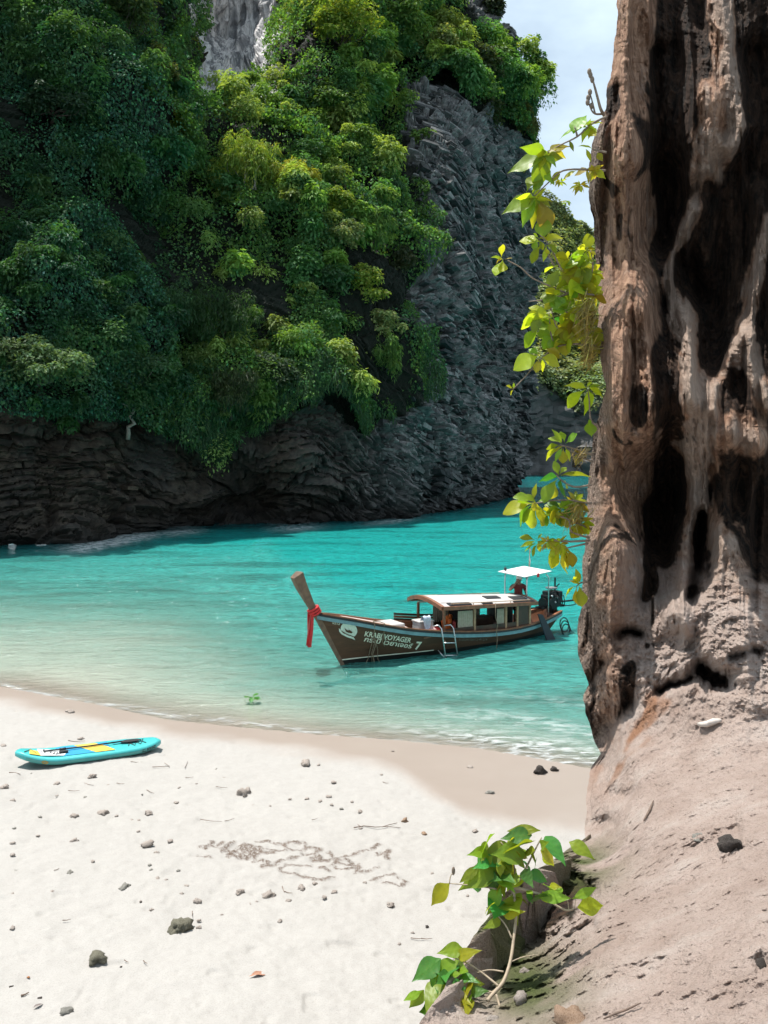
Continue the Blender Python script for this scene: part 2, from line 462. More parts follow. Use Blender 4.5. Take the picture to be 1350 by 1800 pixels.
# ------------------------------------------------------------------ water
COVE = [(-420, 1010), (-200, 982), (-60, 962), (0, 956), (100, 953), (140, 950), (250, 932), (330, 925), (400, 922), (510, 921), (575, 917), (640, 914), (700, 908), (760, 902), (850, 886), (907, 872)]
COVE_D = [(p[0], float(depth_at_z(p[1], 0.0))) for p in COVE]
def build_water():
    a = np.concatenate([np.linspace(-4200, -220, 30), np.linspace(-200, 1200, 230), np.linspace(1215, 5200, 36)])
    Y = np.concatenate([np.geomspace(900, 130, 40)[:-1], np.linspace(130, 50, 80)[:-1], np.linspace(50, 13.5, 230)])
    A, YY = np.meshgrid(a, Y, indexing='ij')
    X = (A - 675) / FPX * YY
    bed = beach_z(X, YY)
    s = shore_dist(X, YY)
    p = np.stack([X, YY, np.zeros_like(X)], -1)
    lap = (fbm(p * np.array([0.35, 0.35, 1]), 3, 77) - 0.5)
    depth = -bed + lap * 0.05
    base_d = np.interp(A, [c[0] for c in COVE_D], [c[1] for c in COVE_D])
    rocky = np.exp(-np.clip(base_d - YY, 0, 99) / 2.2) * (A < 915)
    spray = 1.6 * np.exp(-((base_d - YY - 4.6) / 2.4) ** 2)
    clump = 1.3 * np.exp(-(((A - 195) / 62) ** 2)) + 0.35 * np.exp(-(((A - 320) / 30) ** 2)) + 0.3 * np.exp(-(((A - 520) / 40) ** 2)) + 0.25 * np.exp(-(((A - 690) / 40) ** 2))
    wav = (fbm(p * np.array([0.5, 1.3, 1]), 3, 91) - 0.5) * 0.16 * sstep(0.4, 6, -s) + (fbm(p * np.array([1.1, 3.0, 1]), 2, 95) - 0.5) * 0.05 * sstep(0.2, 3, -s)
    P = np.stack([X, YY, wav * (s < 0) + 0.012 + 0.02 * np.clip(lap, 0, 1) - 0.25 * np.clip(s - 0.15, 0, 2)], -1)
    keep_foam = np.maximum(rocky, spray) * np.clip(clump, 0, 1)
    reef_shade = np.clip(np.exp(-np.clip(base_d - YY - 2.5, 0, 99) / 4.0) * (A < 925) + 0.85 * sstep(72, 105, YY), 0, 1) * sstep(0.2, 0.6, fbm(p * np.array([.12, .3, 1]), 3, 99) + .2 + .35 * sstep(5, 0, base_d - YY) )  # dark rocky bed plus cliff shadow painted into the water colour
    t = NT('sea_water')
    co = t.coord(scale=(0.55, 1.5, 1.0))
    n1 = t.noise(co, 1.1, 5, 0.6, 0.3); n2 = t.noise(co, 4.5, 5, 0.6, 0.4); n3 = t.noise(t.coord(scale=(0.10, 0.42, 1)), 1.0, 4, 0.6, 0.5)
    hgt = t.math('ADD', n1, t.math('MULTIPLY', n2, 0.42))
    nb = t.bump(hgt, 0.75, 0.28)
    dep = t.math('ADD', t.attr('depth'), t.math('MULTIPLY', t.math('SUBTRACT', n3, 0.5), t.math('MINIMUM', t.attr('depth'), 0.55)))
    dens = t.ramp(t.math('MULTIPLY', dep, 0.5), [(0.0, 0.0), (0.035, 0.10), (0.14, 0.42), (0.30, 0.75), (0.62, 0.95), (1.0, 0.98)])
    teal = t.mix(t.ramp(t.math('MULTIPLY', dep, 0.33), [(0.05, 0.0), (0.55, 1.0)]), (0.085, 0.30, 0.255), (0.011, 0.232, 0.215))
    teal = t.mix(t.math('MULTIPLY', t.attr('reef_shade'), 0.88), teal, (0.006, 0.062, 0.072))
    streak = t.ramp(n3, [(0.34, 0.66), (0.5, 1.0), (0.7, 1.08)])
    teal = t.mix(1.0, teal, streak, 'MULTIPLY')
    ripple = t.ramp(n2, [(0.28, 0.56), (0.5, 0.95), (0.68, 1.25)])
    teal = t.mix(1.0, teal, ripple, 'MULTIPLY')
    dif = t.node('BsdfDiffuse', Color=teal, Normal=nb)
    clear = t.node('BsdfTransparent', Color=t.mix(dens, (0.93, 0.97, 0.95), (0.55, 0.9, 0.86)))
    body = t.node('MixShader', Fac=dens, _1=clear.outputs[0], _2=dif.outputs[0])
    gl = t.node('BsdfGlossy', Color=(1, 1, 1), Roughness=0.07, Normal=nb)
    fr = t.node('Fresnel', IOR=1.33, Normal=nb)
    wet = t.node('MixShader', Fac=t.math('MULTIPLY', fr, 0.80), _1=body.outputs[0], _2=gl.outputs[0])
    # surf: thin broken lines of foam where the lapping water ends, and churned foam against the rocks
    fn = t.noise(t.coord(scale=(0.6, 1.6, 1)), 3.2, 6, 0.68, 0.6)
    fo = t.math('MULTIPLY', t.attr('surf'), t.ramp(fn, [(0.46, 0.0), (0.60, 1.0)]))
    foam = t.node('BsdfDiffuse', Color=(0.50, 0.52, 0.52))
    fin = t.node('MixShader', Fac=t.math('MINIMUM', fo, 0.92), _1=wet.outputs[0], _2=foam.outputs[0])
    mat = t.done(fin.outputs[0])
    bend = s + (fbm(p * np.array([0.28, 0.28, 1]), 2, 15) - 0.5) * 1.2
    right = sstep(560, 1000, A)
    surf = 0.62 * np.exp(-((bend + 0.10) / 0.16) ** 2) * (0.85 + 0.15 * right) + right * (0.85 * np.exp(-((s + 0.55) / 0.55) ** 2) + 0.40 * np.exp(-((bend + 2.3) / 0.5) ** 2) + 0.18 * np.exp(-((bend + 4.2) / 0.45) ** 2))
    surf = np.clip(surf + keep_foam * 2.2, 0, 3.2)
    o = mesh_obj('sea', P.reshape(-1, 3), grid_faces(len(a), len(Y), True), mat, None, True, {'depth': np.clip(depth, 0, 6).ravel(), 'surf': surf.ravel(), 'reef_shade': reef_shade.ravel()})
    tag(o, 'clear turquoise sea in the cove', None, None, 'structure')
build_water()
# ------------------------------------------------------------------ limestone cliff across the cove
def base_d(px):
    return float(np.interp(px, [c[0] for c in COVE_D], [c[1] for c in COVE_D]))
CL = [(p[0], p[1], float(depth_at_z(p[1], 0.0))) for p in COVE]
CL += [(-250, 800, 50), (-250, 500, 51), (-250, 100, 56), (-250, -260, 60),
       (0, 800, 57.2), (0, 700, 56.6), (0, 600, 57), (0, 450, 59.5), (0, 200, 63), (0, 0, 65.5), (0, -260, 70),
       (100, 720, 59), (90, 640, 57.5), (100, 500, 60), (150, 350, 66), (150, 200, 67), (100, 0, 70), (100, -260, 75),
       (200, 800, 63.5), (200, 640, 61.5), (250, 520, 66), (260, 300, 72), (230, 100, 72.5), (200, 0, 75), (180, -260, 80),
       (285, 170, 75), (325, 100, 99), (300, 20, 98), (300, -260, 104),
       (330, 850, 69), (400, 870, 75), (450, 880, 75.5), (300, 740, 66), (330, 640, 68), (340, 400, 76), (345, 270, 80),
       (420, 760, 69.5), (400, 640, 69), (380, 560, 70), (430, 420, 78), (430, 290, 81), (430, 195, 90), (410, 172, 100),
       (410, 110, 138), (410, 30, 150), (350, 50, 142), (470, 60, 146), (410, -260, 205),
       (500, 800, 71), (510, 730, 71), (520, 350, 82), (600, 400, 82), (560, 500, 78), (650, 600, 77), (700, 650, 79), (640, 760, 75.5), (560, 650, 75),
       (520, 100, 101), (560, 0, 108), (600, 200, 96), (600, 300, 89), (560, -260, 135), (700, 100, 106), (700, 250, 97), (700, 400, 89),
       (770, 300, 94), (770, 500, 90), (770, 700, 86), (850, 300, 106), (850, 500, 104), (850, 700, 101), (850, 840, 99.5),
       (915, 300, 121), (917, 500, 120), (915, 700, 118), (910, 830, 116), (800, 100, 106), (870, 100, 114), (900, 150, 118), (930, 220, 119), (880, 0, 119), (700, -260, 134), (870, -260, 138)]
CLIFF_R = TPS(CL, 0.02)
EDGE = [(-300, 872), (0, 880), (60, 884), (100, 902), (170, 924), (230, 932), (262, 930), (300, 924), (500, 920), (700, 918), (830, 915), (872, 907), (1000, 907)]
ROCK = [(-400, 735), (0, 716), (100, 702), (180, 716), (230, 752), (330, 772), (420, 755), (500, 716), (540, 716), (580, 735), (640, 765), (700, 738), (735, 715), (735, 640), (722, 560), (735, 470), (728, 400), (748, 330), (712, 275), (705, 195), (775, 165), (850, 215), (905, 238), (960, 262), (960, 1000), (-400, 1100)]
PALE = [(322, -300), (330, 70), (352, 182), (400, 180), (445, 172), (500, 150), (508, -300)]
CREST = [(790, -300), (800, 5), (835, 45), (850, 85), (885, 92), (990, 40), (990, -300)]
def cliff_kind(px, py, p):
    """1 where plants cover the cliff, 0 on bare rock"""
    j = (fbm(p * 0.22, 3, 101) - 0.5) * 60; k = (fbm(p * 0.22, 3, 131) - 0.5) * 60
    bare = in_poly(ROCK, px + j, py + k) | in_poly(PALE, px + j * .2, py + k * .2) | in_poly(CREST, px + j, py + k)
    return (~bare).astype(float)

NU, NV = 640, 470
def cliff_base(u, v):
    """u along the cliff 0..1, v up it 0..1 -> photo pixel and smooth 3-D point"""
    pxl = np.interp(u, [0, .08, .46, .70, 1.0], [-380, 0, 500, 745, 905])
    yb = np.interp(pxl, [c[0] for c in COVE], [c[1] for c in COVE]) + 10
    py = yb + (-280 - yb) * v
    e = np.interp(py, [c[0] for c in EDGE], [c[1] for c in EDGE])
    px = np.where(pxl > 640, 640 + (pxl - 640) * (e - 640) / (905 - 640), pxl)
    d = CLIFF_R(px, py)
    return px, py, PX(px, py, d)
def cells(a, b, seed):
    """irregular flat cells in the plane (a, b): cell value, second cell value, distance to the cell's edge"""
    ia, ib = np.floor(a), np.floor(b)
    d1 = np.full(a.shape, 9.0); d2 = np.full(a.shape, 9.0); val = np.zeros(a.shape); va = np.zeros(a.shape)
    for i in (-1, 0, 1):
        for j in (-1, 0, 1):
            ca, cb = ia + i, ib + j
            pa = ca + 0.12 + 0.76 * _hash(ca, cb, cb * 0, seed); pb = cb + 0.12 + 0.76 * _hash(ca, cb, cb * 0, seed + 1)
            d = np.maximum(np.abs(a - pa) * 0.75, np.abs(b - pb)) * 0.6 + np.hypot(a - pa, b - pb) * 0.4
            m = d < d1
            d2 = np.where(m, d1, np.minimum(d2, d)); val = np.where(m, _hash(ca, cb, cb * 0, seed + 2), val)
            va = np.where(m, (a - pa) * (_hash(ca, cb, cb * 0, seed + 3) - .5) + (b - pb) * (_hash(ca, cb, cb * 0, seed + 4) - .5), va)
            d1 = np.where(m, d, d1)
    return val, va, d2 - d1
def strata(P, px, py):
    """outward relief of bedded, jointed limestone (metres)"""
    warp = (fbm(P * 0.06, 3, 201) - 0.5) * 9
    right = sstep(520, 800, px)
    dip = 0.12 + 0.26 * right
    wob = (fbm(P * 0.45, 3, 207) - .5)
    t = P[..., 2] + dip * (P[..., 0] * 0.8 + P[..., 1] * 0.40) + warp * 0.6 + wob * 1.1
    al = P[..., 0] * 0.85 + P[..., 1] * 0.7 - P[..., 2] * dip * 0.6 + wob * 2.0
    v1, g1, e1 = cells(al / (2.6 - 1.1 * right), t / 0.66, 11)
    v2, g2, e2 = cells(al / (6.5 - 2.5 * right) + 3, t / 2.1, 23)
    v3, g3, e3 = cells(al / 0.9, t / 0.34, 37)
    kb = t / 0.62 + (vnoise(np.stack([al * .22, t * .5, al * 0], -1), 43) - .5) * .9; ki = np.floor(kb); fr = kb - ki
    jb = al / 2.1 + _hash(ki, ki * 0, ki * 0, 57) * 7 + wob * .8; ji = np.floor(jb); fj = jb - ji
    step = (.25 + _hash(ki, ji, ki * 0, 59)) * sstep(0, .14, fr) * (1 - .55 * fr) * sstep(0, .07, np.minimum(fj, 1 - fj) + .25 * (_hash(ki, ji, ki * 0, 61) > .5))
    bed = fbm(np.stack([al * 0.10, t * 1.25, P[..., 0] * 0], -1), 3, 41)
    mid = sstep(0.30, 0.62, vnoise(P * 0.16, 47))
    return step * .85 + (v1 * 0.75 + g1 * 0.7) * (.6 - .35 * right) * sstep(0, 0.16, e1) + (v2 * 1.1 + g2 * 0.8) * sstep(0, 0.10, e2) + (v3 * 0.22 + g3 * .3) * sstep(0, 0.2, e3) * mid + (bed - 0.5) * 1.5 + (fbm(P * 1.5, 3, 221) - 0.5) * 0.35 - 0.5 - right * 1.1 * (1 - sstep(0, .055, np.abs(fbm(P * np.array([.28, .28, .035]), 3, 229) - .5)))
def build_cliff():
    u = np.linspace(0, 1, NU); v = np.linspace(0, 1, NV)
    U, V = np.meshgrid(u, v, indexing='ij')
    px, py, P = cliff_base(U, V)
    N = grid_normals(P)
    if N[NU // 2, NV // 3, 1] > 0: N = -N
    veg = cliff_kind(px, py, P)
    pale = in_poly(PALE, px, py).astype(float)
    big = (fbm(P * 0.09, 4, 301) - 0.5) * 5.0 + (fbm(P * 0.3, 3, 311) - 0.5) * 1.6
    big = big + (fbm(P * np.array([.3, .3, .05]), 3, 315) - .5) * 3.2 * sstep(560, 740, px)
    taper = sstep(0, 0.02, V) * 0.8 + 0.2
    # sea-worn notch and caves at the foot
    notch = np.exp(-((P[..., 2] - 1.2) / 1.1) ** 2) * 0.9
    st = strata(P, px, py)
    flute = (fbm(P * np.array([0.5, 0.5, 0.09]), 4, 321) - 0.5) * 4.0
    disp = big * taper + np.where(pale > 0, flute, st * (0.35 + 0.65 * (1 - veg))) - notch
    Q = P + N * disp[..., None]
    # the cliff turns away behind its right-hand edge
    wrap = [Q]
    back = np.array([-0.12, 1.0, 0.0])
    for kk in range(1, 9):
        e = Q[-1:, :, :] + back * (1.2 * kk ** 1.5) - np.array([0.25 * kk, 0, 0]) + (vnoise(Q[-1:] * 0.5 + kk, 331) - .5)[..., None] * 1.2
        wrap.append(e)
    Q = np.concatenate(wrap, 0)
    ext = lambda a: np.concatenate([a] + [a[-1:]] * 8, 0)
    t = NT('cliff_limestone')
    co = t.coord(); cs = t.coord(scale=(1, 1, 0.16)); cb = t.coord(scale=(0.5, 0.5, 2.2), rot=(0.2, 0.45, 0))
    n1 = t.noise(co, 0.22, 5); n2 = t.noise(co, 1.6, 6, 0.65); n3 = t.noise(cs, 0.55, 6, 0.62, 0.3); n4 = t.noise(cb, 1.1, 5, 0.6)
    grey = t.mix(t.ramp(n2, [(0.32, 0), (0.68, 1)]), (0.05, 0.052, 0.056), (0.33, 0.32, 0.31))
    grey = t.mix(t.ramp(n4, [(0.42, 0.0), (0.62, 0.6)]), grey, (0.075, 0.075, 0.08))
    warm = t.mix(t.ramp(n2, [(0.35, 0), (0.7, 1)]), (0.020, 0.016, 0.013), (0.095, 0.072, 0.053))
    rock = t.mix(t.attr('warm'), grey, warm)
    rock = t.mix(t.ramp(n1, [(0.42, 0.0), (0.66, 0.55)]), rock, (0.07, 0.068, 0.065))
    pale = t.mix(t.ramp(n3, [(0.40, 0), (0.56, 1)]), (0.20, 0.205, 0.215), (0.72, 0.70, 0.69))
    pale = t.mix(t.ramp(t.noise(cs, 1.7, 5, 0.6, 0.3), [(0.36, 0.75), (0.5, 0.0)]), pale, (0.13, 0.13, 0.14))
    rock = t.mix(t.attr('pale'), rock, pale)
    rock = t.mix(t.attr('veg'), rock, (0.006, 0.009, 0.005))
    tide = t.mix(t.attr('tide'), rock, (0.022, 0.021, 0.019))
    b = t.bump(n2, 0.6, 0.25)
    mat = t.done(t.principled(tide, 0.85, b, spec=0.25))
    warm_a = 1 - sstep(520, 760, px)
    tide_a = np.exp(-np.clip(Q[:NU, :, 2], 0, 99) / 1.1)
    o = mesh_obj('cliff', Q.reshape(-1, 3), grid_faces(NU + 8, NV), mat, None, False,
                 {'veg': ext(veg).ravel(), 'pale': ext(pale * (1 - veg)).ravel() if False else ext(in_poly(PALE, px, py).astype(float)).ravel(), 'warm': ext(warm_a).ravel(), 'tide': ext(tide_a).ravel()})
    tag(o, 'tall bedded limestone cliff behind the cove, overgrown above', None, None, 'structure')
    return o, P, N, px, py, veg, big * taper
CLIFF_O, CP_, CN_, CPX, CPY, CVEG, CBIG = build_cliff()

# broken slabs and ledges standing proud of the bedded rock
def build_slabs():
    w = (1 - CVEG) * (1 - in_poly(PALE, CPX, CPY)) * (CPX > -120) * (CPY > 60)
    w = w * (0.05 + 1.45 * sstep(560, 760, CPX))
    n = 4200
    cdf = np.cumsum(w.ravel()); cdf /= cdf[-1]; i, j = np.unravel_index(np.searchsorted(cdf, rng.random(n)), w.shape)
    P, N, px, py = CP_[i, j], CN_[i, j], CPX[i, j], CPY[i, j]
    right = sstep(520, 760, px)[:, None]
    bigd = CBIG[i, j][:, None]
    T = np.cross(np.array([0, 0, 1.0]), N); T[:, 2] = 0; T /= np.linalg.norm(T, axis=1, keepdims=True) + 1e-9; T *= np.sign(T[:, :1] + 1e-9)
    wav = (fbm(P * 0.06, 3, 201) - .5)[:, None]
    al = 0.12 + 0.18 * right + wav * 0.9 + rng.normal(0, .06, (n, 1))
    A = T * np.cos(al) - np.array([0, 0, 1.0]) * np.sin(al)
    B = np.cross(A, N); B /= np.linalg.norm(B, axis=1, keepdims=True); B *= np.sign(B[:, 2:3]); C = np.cross(A, B)
    sc = np.minimum(np.exp(rng.normal(-.32, .55, (n, 1))), 1.9)
    L = (0.32 + 0.26 * right) * sc * rng.uniform(.7, 1.5, (n, 1)); H = 0.125 * sc ** .6 * rng.uniform(.6, 1.5, (n, 1)); Dp = rng.uniform(.3, .6, (n, 1))
    cen = P + N * (bigd + rng.normal(.16, .13, (n, 1)) - np.exp(-((P[:, 2:3] - 1.2) / 1.1) ** 2) * .9)
    V = []
    for a, b, c in ((-1, -1, -1), (1, -1, -1), (1, 1, -1), (-1, 1, -1), (-1, -1, 1), (1, -1, 1), (1, 1, 1), (-1, 1, 1)):
        V.append(cen + A * L * (a + rng.normal(0, .12, (n, 1))) + B * H * (b + rng.normal(0, .16, (n, 1))) + C * Dp * (c + rng.normal(0, .07, (n, 1))))
    V = np.stack(V, 1).reshape(-1, 3)
    f = np.array([(0, 3, 2, 1), (4, 5, 6, 7), (0, 1, 5, 4), (1, 2, 6, 5), (2, 3, 7, 6), (3, 0, 4, 7)])
    F = (f[None] + (np.arange(n) * 8)[:, None, None]).reshape(-1, 4)
    v = rng.random((n, 1))
    grey = np.array([0.045, 0.047, 0.049]) + v ** 2.2 * np.array([.22, .21, .20]); brown = np.array([.022, .018, .015]) + v ** 2.4 * np.array([.10, .075, .052])
    col = grey * right + brown * (1 - right)
    tide = np.exp(-np.clip(cen[:, 2:3], 0, 99) / 1.4); col = col * (1 - .8 * tide)
    t = NT('slab_rock'); n2 = t.noise(t.coord(), 2.2, 5, .65)
    c = t.mix(1.0, t.attr('Col', 'Color'), t.ramp(n2, [(.3, .45), (.55, 1.0), (.75, 1.35)]), 'MULTIPLY')
    mat = t.done(t.principled(c, .9, t.bump(n2, .6, .2), spec=.2))
    o = mesh_obj('rock_slabs', V, F, mat, CLIFF_O, False, {'Col': np.repeat(col, 8, 0)})
    o['kind'] = 'stuff'
build_slabs()

# ------------------------------------------------------------------ leaf clouds
def leaf_cloud(c, n, size, aspect, tip, fold=0.25):
    """blades: centres c, facing n, pointing tip; every blade is a folded diamond"""
    n = n / (np.linalg.norm(n, axis=1, keepdims=True) + 1e-9)
    t = tip - n * (tip * n).sum(1, keepdims=True); t /= np.linalg.norm(t, axis=1, keepdims=True) + 1e-9
    s = np.cross(n, t); L = size[:, None]; W = (size * aspect)[:, None]
    a = c - t * L * 0.5; b = c + s * W * 0.5 + n * W * fold - t * L * 0.05; d = c + t * L * 0.5; e = c - s * W * 0.5 + n * W * fold - t * L * 0.05
    V = np.stack([a, b, d, e], 1).reshape(-1, 3)
    F = np.arange(len(c) * 4).reshape(-1, 4)
    return V, F
def unit(n):
    v = rng.normal(size=(n, 3)); return v / np.linalg.norm(v, axis=1, keepdims=True)
def tone(base, n, spread=0.35, hue=0.18):
    k = np.exp(rng.normal(0, spread, (n, 1)))
    h = rng.normal(0, hue, (n, 1))
    return np.clip(np.array(base)[None] * k * np.hstack([1 + h, 1 + h * 0.25, 1 - h * 0.6]), 0.002, 0.6)
LEAF_MAT = leaf_material('cliff_leaves', 0.48, 0.02)

def billow(p):
    a = 1 - np.abs(2 * fbm(p * 0.10, 2, 401) - 1) * 2.6
    b = 1 - np.abs(2 * fbm(p * 0.33, 2, 411) - 1) * 2.2
    return np.clip(a, -.9, 1) * 2.6 + np.clip(b, -.4, 1) * 1.1
CARPET = CP_ + CN_ * (CBIG + 0.25 + billow(CP_) * CVEG)[..., None]
CARPET_N = grid_normals(CARPET)
if CARPET_N[NU // 2, NV // 3, 1] > 0: CARPET_N = -CARPET_N
def carpet_at(px, py):
    d = (CPX - px) ** 2 + (CPY - py) ** 2
    i, j = np.unravel_index(np.argmin(d), d.shape)
    return CARPET[i, j].copy(), CN_[i, j].copy()
def sample_carpet(n, weight):
    w = weight[:-1, :-1].ravel(); cdf = np.cumsum(w); cdf /= cdf[-1]
    k = np.searchsorted(cdf, rng.random(n)); i, j = np.unravel_index(k, (NU - 1, NV - 1))
    a, b = rng.random((n, 1)), rng.random((n, 1))
    f = lambda G: G[i, j] * (1 - a) * (1 - b) + G[i + 1, j] * a * (1 - b) + G[i + 1, j + 1] * a * b + G[i, j + 1] * (1 - a) * b
    return f(CARPET), f(CARPET_N), CPX[i, j], CPY[i, j]
UP = np.array([0, 0, 1.0])
def build_vines():
    w = CVEG * (CPX > -260) * (CPY > -150) * (CPY < 820)
    w = w * np.where((CPX < -20) | (CPY < -20), 0.35, 1.0)
    hol = fbm(CARPET * 0.2, 3, 441); w = w * (0.22 + 0.78 * sstep(0.38, 0.54, hol + 0.10 * (CPX < 250)))
    n = 225000
    c, nn, px, py = sample_carpet(n, w)
    dist = c[:, 1]
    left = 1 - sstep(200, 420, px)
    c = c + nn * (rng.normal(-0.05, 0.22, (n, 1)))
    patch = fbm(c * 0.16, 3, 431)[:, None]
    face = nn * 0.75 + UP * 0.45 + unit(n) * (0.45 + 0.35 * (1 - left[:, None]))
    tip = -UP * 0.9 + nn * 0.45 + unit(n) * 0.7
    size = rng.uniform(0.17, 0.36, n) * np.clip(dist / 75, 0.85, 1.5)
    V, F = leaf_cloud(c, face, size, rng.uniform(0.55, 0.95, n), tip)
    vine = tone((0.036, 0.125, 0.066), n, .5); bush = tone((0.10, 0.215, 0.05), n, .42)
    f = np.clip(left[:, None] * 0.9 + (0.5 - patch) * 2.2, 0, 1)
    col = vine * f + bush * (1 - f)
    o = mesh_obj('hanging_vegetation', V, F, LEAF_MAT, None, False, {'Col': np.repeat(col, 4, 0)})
    tag(o, 'dark green curtain of vines and scrub covering the cliff', None, None, 'stuff')
    # clumps of different scrub standing out of the curtain
    m = 420
    cc, cn, px, py = sample_carpet(m, w * (1 - .92 * (CPX > 300) * (CPX < 535) * (CPY < 175)) * (CPY > -40) * (CPX > -80) * (1 - .9 * sstep(640, 690, CPX) * (CPY > 200)))
    rad = rng.uniform(0.5, 1.7, m) * np.clip(cc[:, 1] / 80, .8, 1.4)
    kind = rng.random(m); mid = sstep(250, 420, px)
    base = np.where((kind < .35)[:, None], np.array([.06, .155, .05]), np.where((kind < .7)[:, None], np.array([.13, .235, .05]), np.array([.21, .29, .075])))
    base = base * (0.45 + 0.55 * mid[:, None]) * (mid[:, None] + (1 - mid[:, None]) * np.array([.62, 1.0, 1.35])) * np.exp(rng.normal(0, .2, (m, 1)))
    per = (230 * rad ** 1.6).astype(int) + 60; idx = np.repeat(np.arange(m), per); n = len(idx)
    sdir = unit(n); sdir[:, 2] = np.where((sdir[:, 2] < 0) & (rng.random(n) < .6), -sdir[:, 2], sdir[:, 2])
    squash = np.stack([rng.uniform(.8, 1.3, m), rng.uniform(.7, 1, m), rng.uniform(.5, 1.4, m)], 1)
    lob = 0.72 + 0.5 * vnoise(sdir * 2.2 + idx[:, None] * 3.7, 463)
    c = cc[idx] + cn[idx] * (rad[idx] * .45)[:, None] + sdir * (rng.random((n, 1)) ** .35) * (rad[idx] * lob)[:, None] * squash[idx]
    droop = (kind[idx] * 7 % 1)[:, None]
    big = np.where(kind * 13 % 1 < .3, 1.5, 1.0)[idx]
    V, F = leaf_cloud(c, UP * .65 + sdir * .7 + unit(n) * .55, rng.uniform(.2, .42, n) * big * np.clip(c[:, 1] / 75, .85, 1.5), rng.uniform(.25, .6, n), sdir * .7 - UP * droop * 1.2 + unit(n) * .5)
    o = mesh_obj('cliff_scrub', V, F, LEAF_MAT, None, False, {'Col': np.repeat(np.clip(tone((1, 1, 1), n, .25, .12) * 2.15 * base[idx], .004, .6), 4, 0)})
    tag(o, 'mixed scrub of lighter and darker greens standing out of the vines', None, None, 'stuff')
    # grassy tufts and ferns hanging off the lower lip of the green
    n = 15000
    lip = CVEG * np.exp(-((CPY - np.interp(CPX, [-200, 0, 180, 330, 500, 640, 750], [660, 660, 680, 745, 700, 735, 690])) / 45) ** 2) * sstep(230, 380, CPX) * (CPX < 790)
    side = CVEG * np.exp(-((CPX - 745) / 26) ** 2) * (CPY > 250) * (CPY < 720)
    c, nn, px, py = sample_carpet(n, lip + side * 0.7)
    c = c + nn * rng.uniform(-0.1, 0.35, (n, 1)) - UP * rng.uniform(0, 0.7, (n, 1))
    V, F = leaf_cloud(c, nn + unit(n) * 0.7, rng.uniform(0.4, 0.95, n), rng.uniform(0.07, 0.14, n), -UP + nn * 0.5 + unit(n) * 0.35)
    o = mesh_obj('hanging_grass', V, F, LEAF_MAT, None, False, {'Col': np.repeat(tone((0.05, 0.115, 0.045), n), 4, 0)})
    tag(o, 'fringe of long hanging grass along the foot of the green', None, None, 'stuff')
build_vines()

